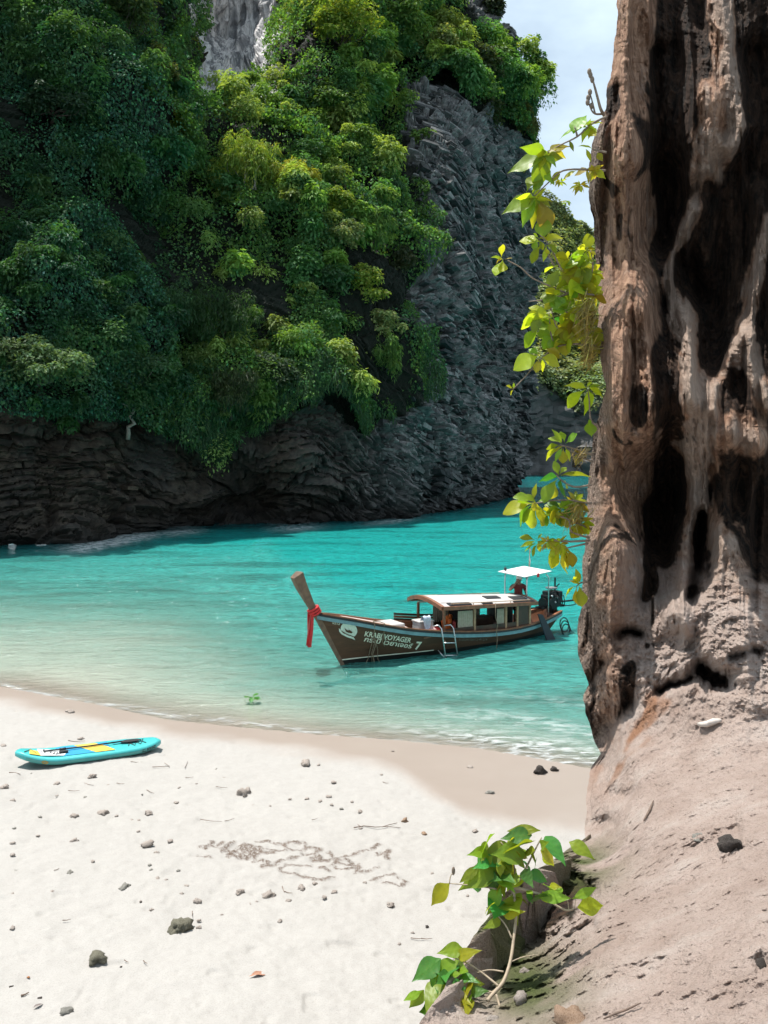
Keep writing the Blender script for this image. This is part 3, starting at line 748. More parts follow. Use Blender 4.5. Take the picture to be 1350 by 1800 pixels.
BARK = simple('dark_bark', (0.075, 0.06, 0.045), 0.85, var=0.35, scale=3); BARK2 = simple('pale_bark', (0.27, 0.24, 0.20), 0.85, var=0.35, scale=3)
def tube_np(mb, a, b, r0, r1, wob=0.15, n=6, k=5):
    a, b = Vector(a), Vector(b); L = (b - a).length
    pts = [a.lerp(b, i / k) + Vector(rng.normal(0, 1, 3)) * wob * L * 0.12 * (0 if i in (0, k) else 1) for i in range(k + 1)]
    mb.tube(pts, [r0 + (r1 - r0) * i / k for i in range(k + 1)], n)
def tree(px, py, rx, ry, label, style='broad', col=(0.075, 0.155, 0.035), leaves=3200, out=0.7, trunk=None, name='cliff_tree', at=None):
    """a tree rooted on the cliff: its crown fills about rx x ry photo pixels round (px, py)"""
    c0, n0 = carpet_at(px, py) if at is None else (np.array(at, float), np.array([0, -1, 0.0]))
    sc = c0[1] / FPX; RX, RZ = rx * sc, ry * sc; RY = 0.7 * RX
    cen = PX(px, py, c0[1] - RY * out * .75)
    root = PX(px + rng.uniform(-.2, .2) * rx, py + ry * 0.8, c0[1] + 1.2) if trunk is None else PX(trunk[0], trunk[1], c0[1] - RY * out * 0.4)
    o = empty(name, root, 0, label, 'tree', 'trees growing out of the cliff')
    ncl = max(10, int(13 + RX * RZ * 2.2))
    d = unit(ncl); d[:, 2] = np.where(d[:, 2] < -0.35, -d[:, 2], d[:, 2]); d[:, 1] = np.where(rng.random(ncl) < 0.6, -np.abs(d[:, 1]), d[:, 1])
    rad = rng.uniform(0.35, 1.18, (ncl, 1))
    cc = cen + d * rad * np.array([RX, RY, RZ]) * 0.86
    cr = rng.uniform(0.12, 0.34, ncl) * (RX * RY * RZ) ** (1 / 3) + 0.25
    per = rng.multinomial(leaves, cr ** 2 / (cr ** 2).sum())
    idx = np.repeat(np.arange(ncl), per); n = len(idx)
    s = unit(n); s[:, 2] = np.where((s[:, 2] < 0) & (rng.random(n) < 0.55), -s[:, 2], s[:, 2])
    rr = rng.random((n, 1)) ** 0.4
    if style == 'feather':
        c = cc[idx] + s * rr * cr[idx][:, None] * np.array([0.8, 0.8, 1.3])
        tip = s * 0.6 - UP * 0.9 + unit(n) * 0.35; size = rng.uniform(0.28, 0.55, n); asp = rng.uniform(0.14, 0.26, n); face = s + unit(n) * 0.7 + UP * 0.3
    else:
        c = cc[idx] + s * rr * cr[idx][:, None] * np.array([1.1, 1.1, 0.75])
        tip = s + unit(n) * 0.6 - UP * 0.25; size = rng.uniform(0.2, 0.42, n); asp = rng.uniform(0.38, 0.65, n); face = UP * 0.75 + s * 0.55 + unit(n) * 0.6 + np.array([0, -.25, 0])
    size = size * np.clip(c0[1] / 78, 0.85, 1.6)
    V, F = leaf_cloud(c, face, size, asp, tip)
    cl = tone((1, 1, 1), ncl, 0.22, 0.12)[idx]
    colr = np.clip(tone(col, n, 0.25, 0.12) * cl, 0.004, 0.6)
    cr_o = mesh_obj('crown', V - np.array(root), F, LEAF_MAT, o, False, {'Col': np.repeat(colr, 4, 0)})
    mb = MB(); base = Vector(cen - np.array(root)) * 0.55
    r0 = 0.05 + 0.028 * RX
    tube_np(mb, (0, 0, 0), base, r0 * 1.3, r0 * 0.8, 0.5)
    for k in range(min(ncl, 9)):
        tube_np(mb, base, cc[k] - root, r0 * 0.6, r0 * 0.16, 0.6, 5)
    mb.build('trunk', BARK2 if trunk is not None else BARK, o, True)
    return o
LIT = (0.36, 0.54, 0.075); MIDG = (0.19, 0.36, 0.075); DEEP = (0.085, 0.21, 0.08); YEL = (0.54, 0.60, 0.06); PALEG = (0.40, 0.54, 0.18)
TREES = [
    (440, 305, 62, 62, 'tall yellow-green feathery tree on the mid cliff below the grey wall', 'feather', LIT, 6200, 0.9, (418, 428)),
    (520, 345, 46, 58, 'smaller golden-green feathery tree beside the tall yellow-green one', 'feather', YEL, 4200, 0.9, None),
    (432, 205, 46, 36, 'round pale-topped tree just below the bare grey cliff wall', 'broad', PALEG, 3600, 0.8, None),
    (492, 215, 42, 50, 'light green tree below the grey wall, on the side of the gap', 'broad', MIDG, 3400, 0.8, None),
    (590, 372, 40, 36, 'small bright green tree crowning the middle ridge', 'broad', LIT, 2600, 0.8, None),
    (600, 425, 42, 30, 'layered pale green tree with whitish leaf tops mid cliff', 'broad', PALEG, 2600, 0.9, None),
    (655, 415, 40, 52, 'arching green bamboo-like tree at the centre of the cliff', 'feather', MIDG, 3200, 0.8, None),
    (560, 505, 44, 40, 'deep green tree under the pale layered one', 'broad', DEEP, 2800, 0.8, None),
    (640, 515, 44, 42, 'green tree with pale sprays low on the middle cliff', 'broad', LIT, 3000, 0.9, None),
    (668, 575, 38, 32, 'spreading light green tree beside the bare bedded rock', 'broad', PALEG, 2800, 1.0, None),
    (675, 640, 42, 42, 'drooping deep green shrub hanging low beside the bare rock', 'feather', MIDG, 3000, 1.0, None),
    (685, 375, 26, 62, 'slim pointed dark green tree against the bedded rock', 'feather', DEEP, 2600, 0.6, None),
    (712, 470, 20, 38, 'thin olive green tree leaning on the edge of the bedded rock', 'broad', (0.09, 0.12, 0.05), 1700, 0.7, None),
    (602, 62, 58, 66, 'broad sunlit tree at the top beside the grey wall', 'broad', LIT, 5200, 0.8, None),
    (546, 60, 26, 66, 'tall yellow-green tree edging the grey cliff wall', 'feather', (0.14, 0.19, 0.035), 3400, 0.7, None),
    (640, 150, 44, 56, 'dark green hanging tree below the broad sunlit one', 'feather', DEEP, 3000, 0.6, None),
    (580, 190, 50, 44, 'shaded green tree in the hollow right of the gap', 'broad', MIDG, 3000, 0.6, None),
    (700, 60, 46, 50, 'mid green tree high on the cliff near the crest', 'broad', MIDG, 3000, 0.7, None),
    (770, 95, 46, 46, 'pale leaved tree below the dark rocky crest', 'broad', PALEG, 2800, 0.8, None),
    (835, 130, 46, 44, 'olive green tree on the shoulder of the cliff', 'broad', (0.10, 0.145, 0.05), 3000, 0.8, None),
    (890, 160, 38, 48, 'tree overhanging the sky at the shoulder of the cliff', 'broad', MIDG, 2800, 0.8, None),
    (905, 220, 36, 34, 'yellowish bush hanging off the sky edge of the cliff', 'feather', (0.15, 0.17, 0.04), 2400, 0.8, None),
    (850, 205, 40, 30, 'dull green bush hanging over the top of the bedded rock', 'broad', (0.08, 0.12, 0.045), 2200, 0.9, None),
    (868, 25, 24, 30, 'thin scrubby tree on the dark crest against the sky', 'broad', (0.06, 0.09, 0.04), 1300, 0.8, None),
    (742, 250, 22, 22, 'small lone shrub clinging to the bedded rock', 'broad', MIDG, 900, 0.8, None),
    (70, 655, 88, 50, 'flat-topped pale green tree leaning over the water', 'broad', (0.19, 0.33, 0.13), 6500, 1.0, None),
    (245, 680, 72, 58, 'dark green tree with a crooked pale trunk above the rocks', 'broad', DEEP, 4600, 1.0, (225, 772)),
    (480, 665, 46, 52, 'light green bush hanging over the sea cave', 'broad', (0.075, 0.15, 0.06), 3400, 1.0, None),
    (405, 700, 52, 56, 'brownish green fern-like bush above the cave mouth', 'feather', (0.085, 0.13, 0.04), 3400, 0.9, None),
    (385, 575, 72, 74, 'big feathery bamboo clump in the middle of the green slope', 'feather', (0.055, 0.135, 0.035), 5600, 0.9, None),
    (300, 560, 60, 60, 'shaded feathery bamboo beside the big bamboo clump', 'feather', DEEP, 3600, 0.7, None),
    (215, 55, 62, 74, 'sun-edged leafy dome at the top of the near cliff', 'broad', (0.10, 0.17, 0.05), 5400, 0.5, None),
    (268, 150, 40, 62, 'yellow-edged leafy dome sloping to the gap', 'broad', (0.13, 0.18, 0.04), 3800, 0.5, None),
    (325, 225, 34, 34, 'light green bush at the bottom of the gap', 'broad', LIT, 2400, 0.7, None),
    (100, 190, 56, 36, 'shaded round bush high on the near cliff', 'broad', (0.05, 0.12, 0.055), 3400, 0.7, None),
    (285, 60, 34, 76, 'dark tree in shadow behind the sun-edged dome', 'broad', DEEP, 3400, 0.4, None),
    (338, 110, 12, 50, 'yellow-green creeper edging the foot of the grey wall', 'feather', YEL, 1400, 0.5, None),
]
for a in TREES:
    tree(a[0], a[1], a[2], a[3], a[4], a[5], a[6], a[7], a[8], a[9])
# ------------------------------------------------------------------ far coast beyond the point
def build_far():
    top = [(880, 330), (940, 335), (975, 352), (1010, 385), (1050, 415), (1100, 430), (1250, 470), (1500, 520), (1900, 560)]
    u = np.linspace(0, 1, 130); v = np.linspace(0, 1, 90)
    U, V = np.meshgrid(u, v, indexing='ij')
    px = 700 + U * 1300
    yt = np.interp(px, [c[0] for c in top], [c[1] for c in top])
    py = 838 + (yt - 838) * V
    d = 205 + 40 * sstep(0.30, 0.62, V) + 70 * sstep(0.55, 1.0, V) + 26 * (fbm(np.stack([px / 90, py / 110, px * 0], -1), 3, 501) - .5)
    P = PX(px, py, d)
    foot = V < 0.005
    P[..., 2] = np.where(foot, -1.0, P[..., 2])
    veg = sstep(0.30, 0.42, V + (fbm(P * 0.05, 3, 511) - .5) * 0.25)
    N = grid_normals(P); N = N * np.sign(-N[..., 1:2] + 1e-9)
    st = cells((P[..., 0] + P[..., 1] * .4) / 5.0, P[..., 2] / 2.2 + P[..., 0] * 0.08, 91)
    Q = P + N * ((st[0] * 2.2 + st[1] * 2) * sstep(0, .12, st[2]) * (1 - veg) + (fbm(P * 0.08, 3, 521) - 0.5) * 9 * veg)[..., None]
    t = NT('far_rock'); co = t.coord()
    n = t.noise(co, 0.5, 5, 0.65)
    c = t.mix(n, (0.06, 0.06, 0.06), (0.19, 0.185, 0.18))
    c = t.mix(t.attr('veg'), c, (0.03, 0.05, 0.02))
    o = mesh_obj('far_headland', Q.reshape(-1, 3), grid_faces(130, 90), t.done(t.principled(c, 0.9, t.bump(n, 0.5, 0.6), spec=0.2)), None, False, {'veg': veg.ravel()})
    tag(o, 'distant forested headland beyond the point', None, None, 'structure')
    n = 45000
    w = (veg * (px > 880) * (px < 1120))[:-1, :-1].ravel(); cdf = np.cumsum(w); cdf /= cdf[-1]
    k = np.searchsorted(cdf, rng.random(n)); i, j = np.unravel_index(k, (129, 89)); a, b = rng.random((n, 1)), rng.random((n, 1))
    f = lambda G: G[i, j] * (1 - a) * (1 - b) + G[i + 1, j] * a * (1 - b) + G[i + 1, j + 1] * a * b + G[i, j + 1] * (1 - a) * b
    c, nn = f(Q), f(N)
    dome = vnoise(c * 0.22, 531)
    c = c + nn * (dome[:, None] * 3.5 + rng.normal(0, .3, (n, 1))) + UP * rng.uniform(0, 1.2, (n, 1))
    Vv, F = leaf_cloud(c, UP * 0.7 + nn * 0.7 + unit(n) * 0.5, rng.uniform(0.6, 1.2, n), rng.uniform(.6, .95, n), unit(n))
    sel = vnoise(c * 0.12, 541)[:, None]
    col = tone((0.15, 0.24, 0.10), n) * (1 - sel) + tone((0.29, 0.32, 0.15), n) * sel  # leaf tones lightened, distance haze put into the colour
    o = mesh_obj('far_forest', Vv, F, LEAF_MAT, None, False, {'Col': np.repeat(col, 4, 0)})
    tag(o, 'forest paled to look hazy, covering the distant headland', None, None, 'stuff')
build_far()

# ------------------------------------------------------------------ near limestone wall and the sunlit ledge below it
REDGE = [(-220, 1112), (0, 1090), (100, 1080), (190, 1066), (240, 1047), (290, 1036), (350, 1038), (430, 1050), (520, 1056), (620, 1056), (680, 1068), (720, 1056), (760, 1048), (830, 1040), (900, 1033), (960, 1030), (1040, 1025), (1100, 1020), (1150, 1022), (1185, 1031), (1205, 1036), (1225, 1028), (1255, 1030), (1300, 1049), (1325, 1058), (1350, 1041), (1400, 1032), (1475, 1030), (1492, 1000), (1520, 962), (1545, 915), (1590, 872), (1640, 842), (1670, 818), (1720, 792), (1770, 762), (1800, 740), (1920, 690)]
RC = [  # photo pixel -> distance in metres
    (1112, -220, 13.6), (1250, -220, 13.4), (1400, -220, 12.6), (1520, -220, 12.2),
    (1090, 0, 12.9), (1120, 0, 12.4), (1150, 0, 12.9), (1200, 0, 13.3), (1300, 0, 13.0), (1400, 0, 12.2), (1520, 0, 11.9),
    (1036, 290, 12.6), (1085, 290, 11.7), (1125, 290, 11.6), (1160, 300, 12.8), (1210, 300, 12.9), (1300, 300, 12.6), (1400, 300, 11.7),
    (1052, 520, 12.2), (1100, 520, 11.2), (1135, 540, 11.1), (1165, 540, 12.5), (1240, 560, 12.7), (1320, 560, 12.2), (1400, 560, 11.1),
    (1050, 760, 11.8), (1095, 760, 10.9), (1145, 760, 10.9), (1170, 780, 12.2), (1210, 780, 12.0), (1250, 780, 11.2), (1300, 770, 10.9), (1400, 760, 11.0),
    (1030, 960, 11.4), (1080, 960, 10.6), (1115, 960, 10.7), (1150, 950, 12.0), (1195, 960, 11.5), (1230, 960, 11.7), (1280, 950, 10.9), (1330, 950, 11.3), (1400, 950, 10.9),
    (1020, 1100, 11.2), (1070, 1090, 10.4), (1120, 1095, 10.55), (1160, 1090, 10.45), (1210, 1090, 10.1), (1290, 1080, 9.75), (1400, 1080, 9.8),
    (1035, 1205, 10.7), (1080, 1180, 10.2), (1150, 1170, 10.0), (1240, 1160, 9.4), (1320, 1150, 9.2), (1400, 1160, 9.1),
    (1040, 1270, 10.5), (1058, 1320, 10.3), (1110, 1260, 9.95), (1210, 1222, 9.2), (1280, 1212, 8.85), (1350, 1208, 8.7), (1500, 1205, 8.5),
    (1100, 1330, 9.35), (1200, 1330, 8.5), (1350, 1330, 7.9), (1500, 1330, 7.4),
    (1035, 1400, 9.5), (1030, 1475, 8.6), (1100, 1450, 7.9), (1200, 1450, 7.0), (1350, 1450, 6.2), (1500, 1450, 5.7),
    (962, 1522, 7.0), (915, 1547, 6.4), (1040, 1545, 7.0), (1100, 1580, 6.1), (1200, 1600, 5.3), (1350, 1600, 4.65), (1500, 1600, 4.3),
    (872, 1592, 5.9), (842, 1642, 5.5), (900, 1620, 6.5), (960, 1600, 6.6), (960, 1680, 5.8), (1050, 1680, 5.1), (1200, 1720, 4.3), (1350, 1760, 3.7), (1500, 1760, 3.4),
    (818, 1672, 5.3), (792, 1722, 5.0), (850, 1720, 5.5), (900, 1760, 5.0), (740, 1800, 4.6), (850, 1820, 4.6), (1000, 1800, 4.3), (1150, 1860, 3.7), (700, 1920, 4.2), (900, 1920, 3.9), (1200, 1920, 3.3), (1400, 1920, 3.0)]
ROCK_R = TPS(RC, 0.004)
# ribs (-) and grooves (+): polyline in photo pixels, half-width, depth change in metres
RIBS = [
    ([(1112, 0), (1102, 120), (1097, 320), (1112, 430), (1133, 470), (1126, 500), (1140, 560), (1146, 700), (1150, 800)], 9, -0.42),
    ([(1075, 560), (1085, 640), (1075, 760), (1062, 900), (1055, 1050)], 12, -0.28),
    ([(1060, 480), (1075, 300), (1085, 150)], 8, 0.16),
    ([(1096, 420), (1100, 520), (1112, 640), (1108, 760)], 9, 0.22),
    ([(1262, 10), (1272, 70), (1280, 120), (1292, 170), (1300, 225), (1285, 250)], 13, -0.95),
    ([(1248, 170), (1252, 215), (1240, 260), (1236, 300)], 17, -0.7),
    ([(1228, 365), (1205, 400), (1182, 445), (1168, 490), (1185, 530), (1203, 575), (1218, 640), (1214, 700)], 11, -0.85),
    ([(1206, 560), (1222, 650), (1226, 720), (1216, 800), (1224, 850), (1210, 930), (1196, 1030), (1180, 1080)], 15, -0.75),
    ([(1352, 385), (1335, 470), (1312, 580), (1322, 640), (1350, 690)], 15, -0.8),
    ([(1312, 590), (1285, 640), (1262, 680), (1252, 720)], 9, -0.6),
    ([(1225, 800), (1250, 765), (1290, 752), (1330, 770)], 24, -0.65),
    ([(1240, 880), (1262, 920), (1270, 960), (1262, 1010), (1225, 1070), (1200, 1095)], 14, -0.55),
    ([(1290, 960), (1300, 1010), (1280, 1080), (1250, 1130)], 26, -0.35),
    ([(1345, 1060), (1320, 1110), (1290, 1150)], 14, -0.30),
    ([(1160, 870), (1150, 930), (1140, 1000), (1135, 1040)], 18, 0.8),
    ([(1240, 900), (1225, 980), (1205, 1050)], 11, 0.75),
    ([(1185, 820), (1178, 900), (1172, 980)], 10, 0.5),
    ([(1165, 100), (1160, 300), (1165, 420)], 20, 0.7), ([(1210, 470), (1250, 560), (1262, 640)], 22, 0.6), ([(1330, 100), (1330, 300)], 26, 0.5),
    ([(1098, 1112), (1118, 1118)], 9, 0.55), ([(1160, 1205), (1190, 1196), (1212, 1190)], 10, 0.5), ([(1240, 1180), (1262, 1200)], 14, 0.8), ([(1280, 1158), (1330, 1150)], 7, 0.3),
    ([(1050, 1300), (1075, 1260), (1098, 1240)], 14, 0.35), ([(1060, 1165), (1040, 1185), (1032, 1205)], 11, 0.4),
    ([(1075, 1390), (1110, 1400)], 12, 0.16), ([(1050, 1450), (1068, 1440)], 12, 0.2),
    ([(1290, 1450), (1300, 1490), (1285, 1510)], 13, 0.10), ([(1210, 1480), (1260, 1470)], 9, 0.10),
    ([(990, 1530), (1040, 1555)], 14, 0.3), ([(890, 1600), (960, 1570), (1015, 1575)], 26, .55), ([(1000, 1650), (1040, 1630)], 13, 0.22),
    ([(840, 1700), (890, 1660), (940, 1640)], 30, .4), 
    ([(1330, 1690), (1340, 1710)], 10, 0.1), ([(1180, 1650), (1250, 1690)], 20, -0.05)]
def build_outcrop():
    nu, nv = 350, 900
    V, U = np.meshgrid(np.linspace(-200, 1900, nv), np.linspace(0, 1, nu) ** 0.92, indexing='xy')
    py = V
    pn = (fbm(np.stack([py * 0 + 3, py / 26, py * 0], -1), 4, 601) - .5) * 10 - 3
    e = np.interp(py, [c[0] for c in REDGE], [c[1] for c in REDGE]) + pn
    px = e + (1500 - e) * U
    d = ROCK_R(px, py)
    q2 = np.stack([px / 46, py / 46, px * 0], -1)
    q3 = np.stack([px / 40, py / 130, px * 0], -1)
    wx = px + (fbm(q3, 5, 611, .6) - .5) * 46; wy = py + (fbm(q3 + 9, 4, 612) - .5) * 40
    rel = np.zeros_like(d)
    for pts, w, h in RIBS:
        x0, x1 = min(p[0] for p in pts) - 4 * w, max(p[0] for p in pts) + 4 * w; y0, y1 = min(p[1] for p in pts) - 4 * w, max(p[1] for p in pts) + 4 * w
        m = (px > x0) & (px < x1) & (py > y0) & (py < y1)
        if not m.any(): continue
        dd, al = seg_dist(pts, wx[m], wy[m])
        rel[m] += h * (.85 if h < 0 else 1) * np.exp(-(dd / (w * (1.7 if h < 0 else 1.1))) ** 1.6)
    wall = 1 - sstep(1190, 1290, py + (1130 - np.clip(px, 1030, 1210)) * -0.55 * (px < 1210))
    P = PX(px, py, d)
    # flowstone drapery: long vertical folds on the wall, pocks everywhere
    pn3 = P * np.array([2.6, 2.6, 0.42])
    fold = (1 - np.abs(2 * fbm(pn3, 3, 621) - 1)) - 0.6
    pock = fbm(P * 5.5, 4, 631, 0.6) - 0.5
    hol = sstep(0.62, 0.80, vnoise(P * 4.2 + 5, 641)) * 0.14
    rough = (fbm(P * 17, 3, 651) - .5)
    fib = fbm(np.stack([px * .0077 * 14, px * 0, P[..., 2] * 1.1], -1), 3, 655) - .5; grit = fbm(P * 9.5, 4, 657, .65) - .5; chip = 1 - np.abs(2 * fbm(P * 3.1, 3, 659) - 1)
    PW = np.stack([px * .0077, px * 0, P[..., 2]], -1)
    lf = PW * np.array([1.9, 1, .09]) + (fbm(PW * np.array([.7, 1, .45]), 2, 644) - .5)[..., None] * 1.1
    drape = 1 - np.abs(2 * fbm(lf, 2, 646) - 1) ** .8                      # long hanging folds
    drape2 = 1 - np.abs(2 * fbm(PW * np.array([5.2, 1, .22]) + lf * .6 + .2 * pock[..., None], 2, 648) - 1)
    low = sstep(1000, 1150, py)
    disp = wall * ((.62 - drape) * .75 * (1 - .6 * low) + ((.6 - drape2) * .24 - fib * .16) * (1 - .85 * low) - grit * .09 * (1 + 1.2 * low) - pock * .05 * (1 + 4 * low) + hol * .5 * low - chip * .05 + rough * .05) + (1 - wall) * (-(fbm(P * 1.6, 4, 661) - .5) * 0.26 - pock * 0.06 + hol * 0.05 + rough * 0.05 - grit * .055 - chip * .035)
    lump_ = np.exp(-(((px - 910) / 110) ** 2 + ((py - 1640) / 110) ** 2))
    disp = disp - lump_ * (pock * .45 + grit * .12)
    d2 = d + rel + disp * np.where(U < 0.02, 0.4, 1.0)
    Q = PX(px, py, d2)
    # side of the rock, turning away from the edge that shows
    steps = []
    wl_ = wall[:1]
    for k in range(1, 10):
        off = wl_[..., None] * np.array([0.09 * k, 0.10 * k * k ** .5, 0]) + (1 - wl_)[..., None] * np.array([0.05 * k, 0.06 * k, -0.10 * k * k ** 0.6])
        s = Q[:1] + off + fbm(Q[:1] * 3 + k, 3, 671)[..., None] * 0.10 * min(k, 3) + (fbm(Q[:1] * 9 + k * 2.1, 3, 673) - .5)[..., None] * (.14 + .16 * (1 - wl_))[..., None]
        s[..., 2] = np.maximum(s[..., 2], -0.2)
        steps.append(s)
    Q = np.concatenate(steps[::-1] + [Q], 0)
    ext = lambda a: np.concatenate([a[:1]] * 9 + [a], 0)
    # surface tones: black mineral streaks, shade painted black in the hollows, moss on the damp lip, grey crust on the seaward edge
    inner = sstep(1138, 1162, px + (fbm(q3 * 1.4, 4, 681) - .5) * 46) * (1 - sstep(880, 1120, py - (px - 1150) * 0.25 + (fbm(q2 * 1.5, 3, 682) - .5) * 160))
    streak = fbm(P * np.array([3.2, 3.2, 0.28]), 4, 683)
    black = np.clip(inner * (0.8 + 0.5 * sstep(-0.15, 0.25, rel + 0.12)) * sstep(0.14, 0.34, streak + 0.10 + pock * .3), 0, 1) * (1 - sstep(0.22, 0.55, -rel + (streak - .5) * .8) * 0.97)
    black = np.maximum(black, sstep(0.25, 0.5, rel) * 0.8)  # deep grooves get painted shade as well
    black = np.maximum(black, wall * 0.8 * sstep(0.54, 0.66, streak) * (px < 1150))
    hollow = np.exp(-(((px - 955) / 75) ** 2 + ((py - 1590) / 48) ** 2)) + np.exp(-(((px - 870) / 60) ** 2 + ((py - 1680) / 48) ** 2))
    black = np.maximum(black, .92 * sstep(.35, .7, hollow + pock * .7))  # shade of the hollow beside the fig, painted black
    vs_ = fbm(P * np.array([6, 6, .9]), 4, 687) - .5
    black = np.maximum(black, inner * (1 - sstep(700, 860, py + vs_ * 200)) * .93 * (1 - sstep(.16, .42, -rel + vs_ * .5)))  # inner recess: mineral stain and painted shade in one black
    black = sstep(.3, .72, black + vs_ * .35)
    sunlit_rib = sstep(.26, .6, -rel + vs_ * 1.1) * inner  # pale ribs of the inner wall: sunlight put into the colour
    crust = (1 - sstep(1042, 1085, px + (fbm(q2 * 2, 3, 684) - .5) * 46)) * (py > 180) * (py < 1345)
    mossn = fbm(P * 2.3, 3, 685)
    moss = np.clip(np.exp(-(((px - 1010) / 70) ** 2 + ((py - 1520) / 45) ** 2)) + np.exp(-(((px - 930) / 85) ** 2 + ((py - 1735) / 70) ** 2)) + np.exp(-(((px - 860) / 60) ** 2 + ((py - 1620) / 70) ** 2)), 0, 1) * sstep(0.34, 0.6, mossn + 0.08)
    rust = np.exp(-(((px - 1110 - (1300 - py) * 0.6) / 40) ** 2)) * sstep(1190, 1230, py) * (1 - sstep(1330, 1420, py)) * sstep(0.4, 0.6, fbm(P * 3, 3, 686))
    t = NT('flowstone')
    co = t.coord(); cs = t.coord(scale=(1, 1, 0.22))
    n1 = t.noise(co, 2.2, 6, 0.62); n2 = t.noise(cs, 9.0, 7, 0.66, 0.25); n3 = t.noise(co, 26, 5, 0.7); n4 = t.noise(co, 90, 3, 0.7)
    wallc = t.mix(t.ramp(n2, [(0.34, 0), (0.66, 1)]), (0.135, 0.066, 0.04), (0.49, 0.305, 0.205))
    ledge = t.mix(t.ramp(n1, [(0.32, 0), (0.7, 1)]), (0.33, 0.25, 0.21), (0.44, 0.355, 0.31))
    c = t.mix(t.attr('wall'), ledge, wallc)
    c = t.mix(t.ramp(n3, [(0.28, 0.62), (0.44, 0.0)]), c, (0.10, 0.068, 0.05))
    c = t.mix(t.ramp(n1, [(0.56, 0.0), (0.74, 0.4)]), c, (0.42, 0.38, 0.345))
    c = t.mix(t.attr('rust'), c, (0.26, 0.115, 0.05))
    c = t.mix(t.math('MULTIPLY', t.attr('sunlit_rib'), .65), c, t.mix(n2, (.24, .18, .14), (.50, .42, .36)))
    crustc = t.mix(t.ramp(n3, [(0.40, 0), (0.62, 1)]), (0.055, 0.038, 0.03), (0.32, 0.25, 0.205))
    c = t.mix(t.math('MULTIPLY', t.attr('crust'), 0.85), c, crustc)
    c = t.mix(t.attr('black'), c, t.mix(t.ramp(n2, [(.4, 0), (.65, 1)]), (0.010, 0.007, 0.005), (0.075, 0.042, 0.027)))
    mossc = t.mix(n3, (0.035, 0.055, 0.012), (0.12, 0.14, 0.045))
    c = t.mix(t.attr('moss'), c, mossc)
    c = t.mix(1.0, c, t.ramp(n4, [(0.25, 0.82), (0.75, 1.14)]), 'MULTIPLY')
    hh = t.math('ADD', t.math('MULTIPLY', n1, 1.0), t.math('ADD', t.math('MULTIPLY', n3, 0.35), t.math('MULTIPLY', n4, 0.14)))
    b = t.bump(hh, 0.95, 0.13)
    mat = t.done(t.principled(c, 0.88, b, spec=0.22))
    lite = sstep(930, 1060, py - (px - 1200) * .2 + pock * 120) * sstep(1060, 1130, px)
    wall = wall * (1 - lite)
    A = {k: ext(v).ravel() for k, v in dict(wall=wall, black=black, crust=crust * 1.0, moss=moss, rust=rust * 0.8, sunlit_rib=sunlit_rib).items()}
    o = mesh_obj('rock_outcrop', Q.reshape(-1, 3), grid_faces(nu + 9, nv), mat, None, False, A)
    tag(o, 'towering brown flowstone wall with black hollows and a sunlit ledge at its foot', None, None, 'structure')
    return px, py, Q[9:]
OPX, OPY, OQ = build_outcrop()
def rock_pt(px, py):
    """the point of the near rock seen at a photo pixel"""
    d = (OPX - px) ** 2 + (OPY - py) ** 2
    i, j = np.unravel_index(np.argmin(d), d.shape)
    return Vector(OQ[i, j])
# ------------------------------------------------------------------ wooden longtail boat
WOOD_DARK = simple('varnished_dark_wood', (0.060, 0.028, 0.016), 0.38, var=0.4, scale=5)
WOOD_RED = simple('varnished_red_wood', (0.21, 0.085, 0.042), 0.4, var=0.35, scale=6)
WOOD_OLD = simple('weathered_wood', (0.16, 0.098, 0.062), 0.7, var=0.35, scale=7)
WOOD_TAN = simple('light_timber', (0.36, 0.23, 0.13), 0.6, var=0.25, scale=8)
PAINT_BLUE = simple('pale_blue_paint', (0.14, 0.27, 0.30), 0.4, var=0.2, scale=6)
PAINT_WHITE = simple('white_paint', (0.44, 0.42, 0.40), 0.5, var=0.08, scale=3)
PAINT_BONE = simple('bone_white_lettering', (0.80, 0.79, 0.64), 0.6, var=0.12, scale=30)
PAINT_SAGE = simple('pale_sage_emblem', (0.66, 0.74, 0.64), 0.6, var=0.1, scale=20)
BLACK = simple('black_rubber', (0.014, 0.014, 0.016), 0.6, var=0.3)
IRON = simple('greasy_iron', (0.018, 0.018, 0.02), 0.38, 0.6, var=0.5, scale=14)
STEEL = simple('brushed_steel', (0.55, 0.56, 0.57), 0.3, 0.9, var=0.15)
RED_CLOTH = simple('red_cloth', (0.56, 0.035, 0.035), 0.85, var=0.25, scale=14)
ORANGE = simple('orange_fabric', (0.62, 0.13, 0.02), 0.8, var=0.3, scale=10)
CURTAIN = simple('cream_curtain', (0.44, 0.40, 0.31), 0.9, var=0.15, scale=12)
ROPE = simple('hemp_rope', (0.24, 0.185, 0.125), 0.9, var=0.3, scale=40)
NAVY = simple('dark_blue_board', (0.018, 0.022, 0.032), 0.6, var=0.3)
def hull_material():
    t = NT('hull_wood'); c = t.coord(scale=(0.5, 1, 3.5))
    n = t.noise(c, 3.5, 6, 0.65, 0.4)
    col = t.mix(t.ramp(n, [(0.3, 0), (0.7, 1)]), (0.070, 0.030, 0.017), (0.19, 0.08, 0.04))
    sep = t.node('SeparateXYZ', Vector=t.coord())
    col = t.mix(t.ramp(t.math('MULTIPLY_ADD', sep.outputs['X'], 0.1, True), [(0.1, 0.0), (0.6, 0.6)]), col, (0.065, 0.043, 0.028))
    z = t.math('ADD', sep.outputs['Z'], t.math('MULTIPLY', sep.outputs['X'], -0.008))
    keel = t.math('LESS_THAN', z, 0.115)
    col = t.mix(keel, col, (0.012, 0.012, 0.011))
    return t.done(t.principled(col, 0.5, t.bump(n, 0.2, 0.01), spec=0.3))
HULL = hull_material()

